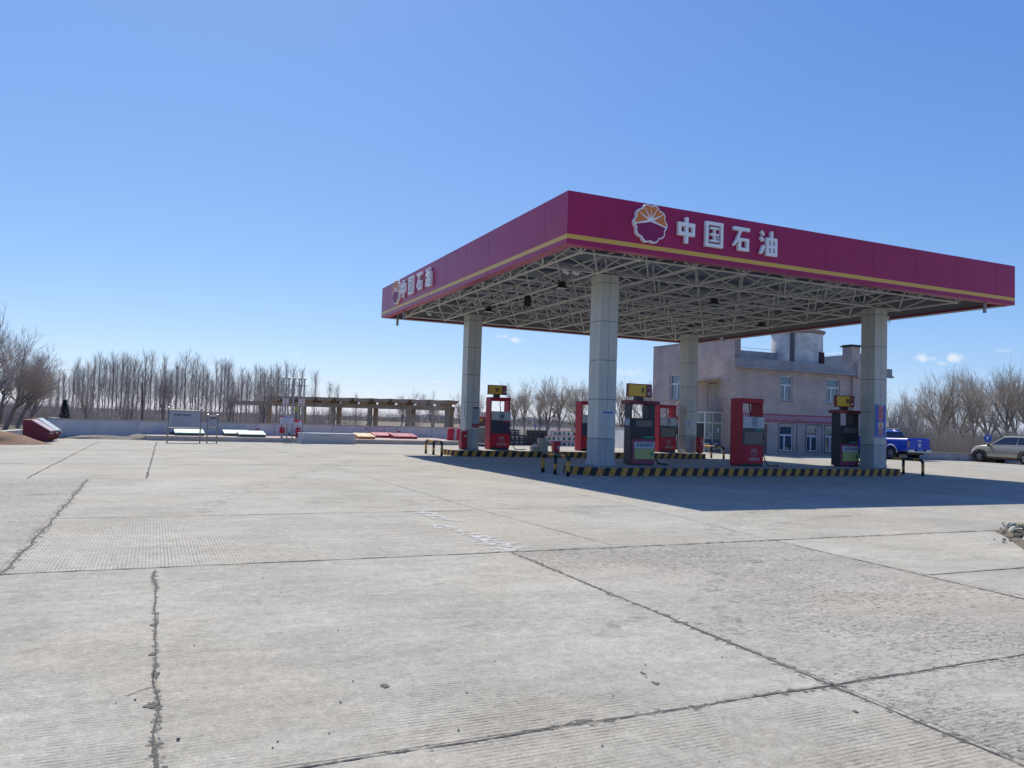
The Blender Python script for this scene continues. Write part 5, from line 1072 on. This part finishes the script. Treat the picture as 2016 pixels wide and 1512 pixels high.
# ------------------------------------------------------------------ trees
M_bark = mat('bark_dark', (.22, .19, .165), .9, var=.2, vs=2); M_twig = mat('twig_brown', (.46, .40, .35), .9, c2=(.34, .29, .25), vs=.6); M_twig2 = mat('twig_tan', (.50, .43, .34), .9, c2=(.36, .31, .25), vs=.6)
def grow(r, p, d, L, rad, lev, maxl, kids, spread, up, out, lr, zmin=0):
    n = 4 if lev < 2 else 3; pts = [p.copy()]; q = p.copy(); dd = d.copy()
    for i in range(n):
        dd = (dd+Vector((r.uniform(-1, 1), r.uniform(-1, 1), r.uniform(-.6, .6)))*.13+Vector((0, 0, up))).normalized(); q = q+dd*(L/n); pts.append(q.copy())
    rr = [rad*(1-.55*i/n) for i in range(n+1)]; out.append((lev, pts, rr))
    if lev >= maxl: return
    k = kids[min(lev, len(kids)-1)]
    for i in range(k):
        f_ = r.uniform(.25, 1) if lev > 0 else r.uniform(.35, 1.0); f_ = 1 if i == 0 else f_; idx = min(n-1, int(f_*n)); a = pts[idx].lerp(pts[idx+1], f_*n-idx) if idx < n else pts[-1]
        ax = Vector((r.gauss(0, 1), r.gauss(0, 1), r.gauss(0, .5))); ax = (ax-dd*ax.dot(dd)).normalized(); sp = spread*(.3 if i == 0 else r.uniform(.7, 1.25)); nd = (dd*math.cos(sp)+ax*math.sin(sp)).normalized()
        grow(r, a, nd, L*lr*r.uniform(.75, 1.15), max(rad*(.62 if i else .75)*(1-.3*f_), .006), lev+1, maxl, kids, spread, up, out, lr)
def tree_meshes(kind, seed, H=1.0):
    """unit tree of height about 1*H metres (H real)"""
    r = random.Random(seed); out = []
    if kind == 'broad': 
        grow(r, Vector((0, 0, 0)), Vector((r.uniform(-.1, .1), r.uniform(-.1, .1), 1)), H*.36, H*.022, 0, 5, [5, 5, 5, 4, 3], .50, .08, out, .70)
    elif kind == 'willow':
        grow(r, Vector((0, 0, 0)), Vector((.45, r.uniform(-.1, .1), 1)).normalized(), H*.34, H*.026, 0, 5, [6, 6, 5, 5, 4], .62, .07, out, .72)
    elif kind == 'spread':
        for k in range(3): a = k*2.1+r.random(); grow(r, Vector((.1*math.cos(a), .1*math.sin(a), 0)), Vector((.35*math.cos(a), .35*math.sin(a), 1)).normalized(), H*.30, H*.013, 0, 4, [5, 5, 5, 4], .50, .05, out, .72)
    elif kind == 'bush':
        for k in range(9): a = k*.7+r.random(); grow(r, Vector((.25*math.cos(a), .25*math.sin(a), 0)), Vector((.5*math.cos(a), .5*math.sin(a), 1)).normalized(), H*.45, H*.010, 1, 4, [4, 5, 5, 4], .5, .04, out, .68)
    elif kind == 'poplar':
        pts = []; q = Vector((0, 0, 0))
        for i in range(11): pts.append(q.copy()); q = q+Vector((r.uniform(-.004, .004)*H, r.uniform(-.004, .004)*H, H*.098))
        out.append((0, pts, [H*.0075*(1-.8*i/10)+.010 for i in range(11)]))
        for i in range(42):
            z = .16+.80*(i/42); a = r.uniform(0, 6.28); idx = min(9, int(z/.98*10)); b = pts[idx].lerp(pts[min(10, idx+1)], (z/.98*10) % 1); L = H*(.26*(1-z)**.6+.05)*r.uniform(.6, 1.15)
            grow(r, b, Vector((.30*math.cos(a), .30*math.sin(a), 1)).normalized(), L, H*.0016+.003, 2, 4, [0, 0, 5, 2], .27, .08, out, .55)
    A, B = MB(), MB()
    cut = 1 if kind != 'poplar' else 0
    for lev, pts, rr in out:
        m = A if lev <= cut else B
        if lev <= 1: m.tube(pts, rr, 6, cap=False)
        elif lev == 2: m.tube(pts, [max(x, .008) for x in rr], 4, cap=False)
        else: m.tube([pts[0], pts[len(pts)//2], pts[-1]], [max(rr[0]*.75, .006), .005, .003], 3, cap=False)
    zs = [p.z for _, pp, _ in out for p in pp]; return A.mesh('trunk', M_bark), B, max(zs)
LIB = {}
def proto(kind, seed, H, tm):
    key = (kind, seed, tm.name)
    if key not in LIB: a, B, top = tree_meshes(kind, seed, H); LIB[key] = (a, B.mesh('crown', tm), top)
    return LIB[key]
def tree(px, depth, top, kind, seed, label, tm=None, H=8, sx=1.0, rz=None, group=None, name='bare_tree', p=None, cat='tree'):
    tm = tm or M_twig; a, b, tz = proto(kind, seed, H, tm)
    p = D(px, depth); ht = ZZ(px, top, p); s_ = ht/tz
    t = thing(name, p, label, cat, rz if rz is not None else (px*1.37) % 6.28, group); t.scale = (s_*sx, s_*sx, s_)
    for nm, me in (('trunk', a), ('crown', b)): o = bpy.data.objects.new(nm, me); col.objects.link(o); o.parent = t
    return t
r = random.Random(42)
# left: spreading bare willows beside the dumpsters
tree(12, 50, 640, 'willow', 1, 'big bare willow leaning right, trunk just left of the red dumpsters', H=8, rz=-.6, sx=.9)
tree(-30, 46, 600, 'broad', 2, 'tallest bare tree cut by the left edge of the picture', H=8, rz=1, sx=1.3)
tree(36, 56, 668, 'willow', 3, 'smaller bare willow behind the red dumpsters', H=7, rz=-.2, sx=.85)
tree(60, 60, 690, 'broad', 5, 'round crowned bare tree right behind the red dumpsters', H=7, sx=1.3)
tree(-4, 62, 650, 'spread', 4, 'many stemmed bare tree behind the low kerb wall at the left edge', H=8)
# poplar belt
tops = [(105, 735), (130, 715), (160, 705), (185, 698), (215, 692), (250, 695), (270, 692), (300, 697), (330, 702), (360, 696), (390, 706), (410, 712), (440, 706), (470, 712), (505, 708), (540, 714), (560, 712)]
def topat(px):
    for (a, b), (c, d_) in zip(tops[:-1], tops[1:]):
        if a <= px <= c: return b+(d_-b)*(px-a)/(c-a)
    return 712
k = 0; px = 100
while px < 560:
    dep = r.uniform(98, 125); tree(px+r.uniform(-3, 3), dep, topat(max(105, px))+r.uniform(-16, 26), 'poplar', 10+(k % 6), 'slender bare poplar in the %s of the belt beyond the white wall' % ('left half' if px < 300 else 'right half'), H=12, sx=r.uniform(.95, 1.6), group='slender poplars in the left half of the belt' if px < 300 else 'slender poplars in the right half of the belt', name='poplar_tree'); px += 8.5; k += 1
px = 96
while px < 600:
    tree(px+r.uniform(-4, 4), r.uniform(135, 165), topat(max(105, min(px, 560)))+r.uniform(0, 40), 'poplar', 10+(k % 6), 'small bare poplar at the back of the tree belt beyond the white wall', H=12, sx=1.5, group='back row of bare poplars in the belt', name='poplar_tree'); px += 14; k += 1
for px, top, lab in ((576, 745, 'poplar just left of the vent pipes'), (590, 716, 'tall poplar rising behind the vent pipes'), (618, 722, 'lone pointed poplar right of the vent pipes'), (648, 745, 'dark pointed poplar above the left part of the pergola'), (663, 752, 'thin poplar touching the dark pointed one above the pergola'), (700, 770, 'low pointed poplar above the middle of the pergola')): tree(px, 90, top, 'poplar', 10+px % 6, 'bare '+lab, H=12, sx=1.45, name='poplar_tree')
for px, top, dep, kind, lab, sx in ((168, 745, 62, 'broad', 'bare round crowned tree behind the left part of the white wall', .8), (325, 712, 60, 'broad', 'bare tree standing right behind the wide notice board', .8), (522, 708, 57, 'broad', 'dark trunked bare tree with a round crown left of the vent pipes', .95), (455, 735, 64, 'spread', 'bare tree above the middle green hatches', .7), (250, 760, 66, 'spread', 'low bare tree left of the leaning wooden pole', .9), (640, 800, 62, 'bush', 'low bare bush in front of the pergola, left part', 1), (690, 800, 60, 'bush', 'low bare bush in front of the pergola, middle part', 1), (812, 805, 60, 'bush', 'low bare bush at the right part of the pergola', .9), (853, 765, 60, 'broad', 'bare tree growing through the right end of the pergola', 1.0), (815, 762, 95, 'broad', 'pale bare tree behind the right end of the pergola', 1.0), (790, 772, 110, 'broad', 'faint small bare tree behind the pergola slabs', 1), (905, 765, 85, 'broad', 'bare tree just left of the far left column', 1)):
    tree(px, dep, top, kind, 30+px % 3, lab, H=7, sx=sx)
for i, (px, top, dep) in enumerate(((938, 770, 85), (1012, 748, 72), (1035, 740, 66), (1062, 755, 70), (1078, 738, 64), (1098, 732, 63), (1128, 745, 67), (1150, 742, 70), (1180, 745, 72), (1222, 742, 70), (1245, 738, 66), (1268, 745, 74), (1292, 748, 78))):
    tree(px, dep, top, 'broad', 40+i % 4, 'bare roadside tree, %s from left between column and brick building' % (ordn+['eleventh', 'twelfth', 'thirteenth'])[i], M_twig2, H=7, sx=1.0, group='row of bare trees between the column and the building')
# right thicket
for i, (px, top, dep, kind) in enumerate(((1752, 752, 60, 'broad'), (1806, 752, 60, 'broad'), (1846, 712, 60, 'broad'), (1868, 742, 64, 'spread'), (1892, 722, 58, 'broad'), (1925, 706, 58, 'broad'), (1950, 722, 64, 'broad'), (1978, 716, 58, 'broad'), (2010, 700, 62, 'broad'), (2045, 700, 62, 'broad'))):
    tree(px, dep, top, kind, 50+i % 4, 'bare thicket tree, %s from left behind the pickup and suv' % (ordn+['eleventh', 'twelfth', 'thirteenth', 'fourteenth', 'fifteenth'])[i], M_twig2, H=8, sx=1.0, group='bare trees of the thicket on the right')
# conifer
p = D(128, 60); t = thing('conifer', p, 'small dark green conifer behind the left part of the white wall', 'tree'); ht = ZZ(128, 786, p); q = MB(); q.tube([(0, 0, 0), (0, 0, ht)], [.06, .01], 6); q.build('trunk', M_bark, t)
q = MB(); r = random.Random(9)
for i in range(1500):
    z = r.uniform(.25, 1)**.9; rad = .60*(1.05-z)*r.uniform(.3, 1)**.5; a = r.uniform(0, 6.28); c = Vector((rad*math.cos(a), rad*math.sin(a), z*ht)); d = Vector((math.cos(a), math.sin(a), -.25))*.2; n_ = Vector((-math.sin(a), math.cos(a), 0))*.045; q.face([c-n_, c+n_, c+d])
q.build('crown', mat('fir_green', (.03, .07, .06), .9), t, fix=False)
# ground thickets: masses of fine stems nobody could count
def thicket(name, poly, n, h0, h1, m, label, seed, cat='undergrowth', lean=.35):
    r = random.Random(seed); s = MB()
    for i in range(n):
        u, v = r.random(), r.random(); a = poly[0].lerp(poly[1], u); b = poly[3].lerp(poly[2], u); p = a.lerp(b, v); h = r.uniform(h0, h1)*(.55+.6*abs(noise.noise(Vector((p.x*.12, p.y*.12, seed))))*1.6); x, y = r.uniform(-lean, lean)*h, r.uniform(-lean, lean)*h
        q = p+Vector((x, y, h)); w_ = .009+.004*h/2; nx = Vector((CR.x, CR.y, 0))*w_
        s.face([p-nx, p+nx, q+nx*.3])
        for k in range(3):
            e = p.lerp(q, r.uniform(.3, .9)); q2 = e+Vector((r.uniform(-.4, .4)*h, r.uniform(-.4, .4)*h, r.uniform(.05, .4)*h)); s.face([e-nx*.6, e+nx*.6, q2]); e2 = e.lerp(q2, .5); s.face([e2-nx*.5, e2+nx*.5, e2+Vector((r.uniform(-.2, .2)*h, r.uniform(-.2, .2)*h, .2*h))])
    return s.build(name, m, kind='stuff', fix=False, label=label, cat=cat)
thicket('undergrowth', [D(1745, 52), D(2200, 52), D(2200, 72), D(1745, 72)], 8000, .8, 3.0, M_twig2, 'tangled brown undergrowth behind the low wall on the right', 1)
thicket('undergrowth', [D(-120, 62), D(110, 62), D(110, 80), D(-120, 80)], 3500, 1.0, 3.2, M_twig, 'tangled undergrowth behind the red dumpsters', 2)
thicket('undergrowth', [D(100, 75), D(640, 85), D(640, 100), D(100, 95)], 5000, .8, 2.4, M_twig, 'bare brush at the foot of the poplar belt', 3)
thicket('far_woodland', [D(640, 260), D(1330, 260), D(1330, 300), D(640, 300)], 7000, 2.2, 5.2, mat('far_twig', (.13, .125, .13), .95), 'distant grey brown woodland along the horizon beyond the pergola', 4, 'woodland', .5)
thicket('far_woodland', [D(-200, 230), D(640, 230), D(640, 260), D(-200, 260)], 5000, 1.2, 3.6, mat('far_twig', (.13, .125, .13), .95), 'distant woodland strip seen between the poplars', 5, 'woodland', .5)
thicket('dry_grass', [D(60, 42), D(900, 60), D(900, 75), D(60, 60)], 9000, .15, .55, mat('dry_grass', (.34, .27, .17), .95), 'dry tan grass growing just beyond the white wall', 6, 'grass', .6)
thicket('dry_grass', [D(905, 58), D(1260, 56), D(1260, 80), D(905, 80)], 5000, .15, .6, mat('dry_grass', (.34, .27, .17), .95), 'dry tan grass beyond the picket fence', 7, 'grass', .6)
# roadside guard rail seen through the trees on the left
a, b = D(-60, 58), D(40, 60); v = b-a; t = thing('crash_barrier', a, 'grey metal rail fence among the trees at the left edge', 'fence', math.atan2(v.y, v.x)); L = v.length
for z in (.55, .95): q = MB(); q.tube([(0, 0, z), (L, 0, z)], .03, 6); q.build('rail', M_grey, t)
for i in range(5): q = MB(); q.box(i*L/4-.04, i*L/4+.04, -.04, .04, 0, 1.0); q.build('post', M_grey, t)
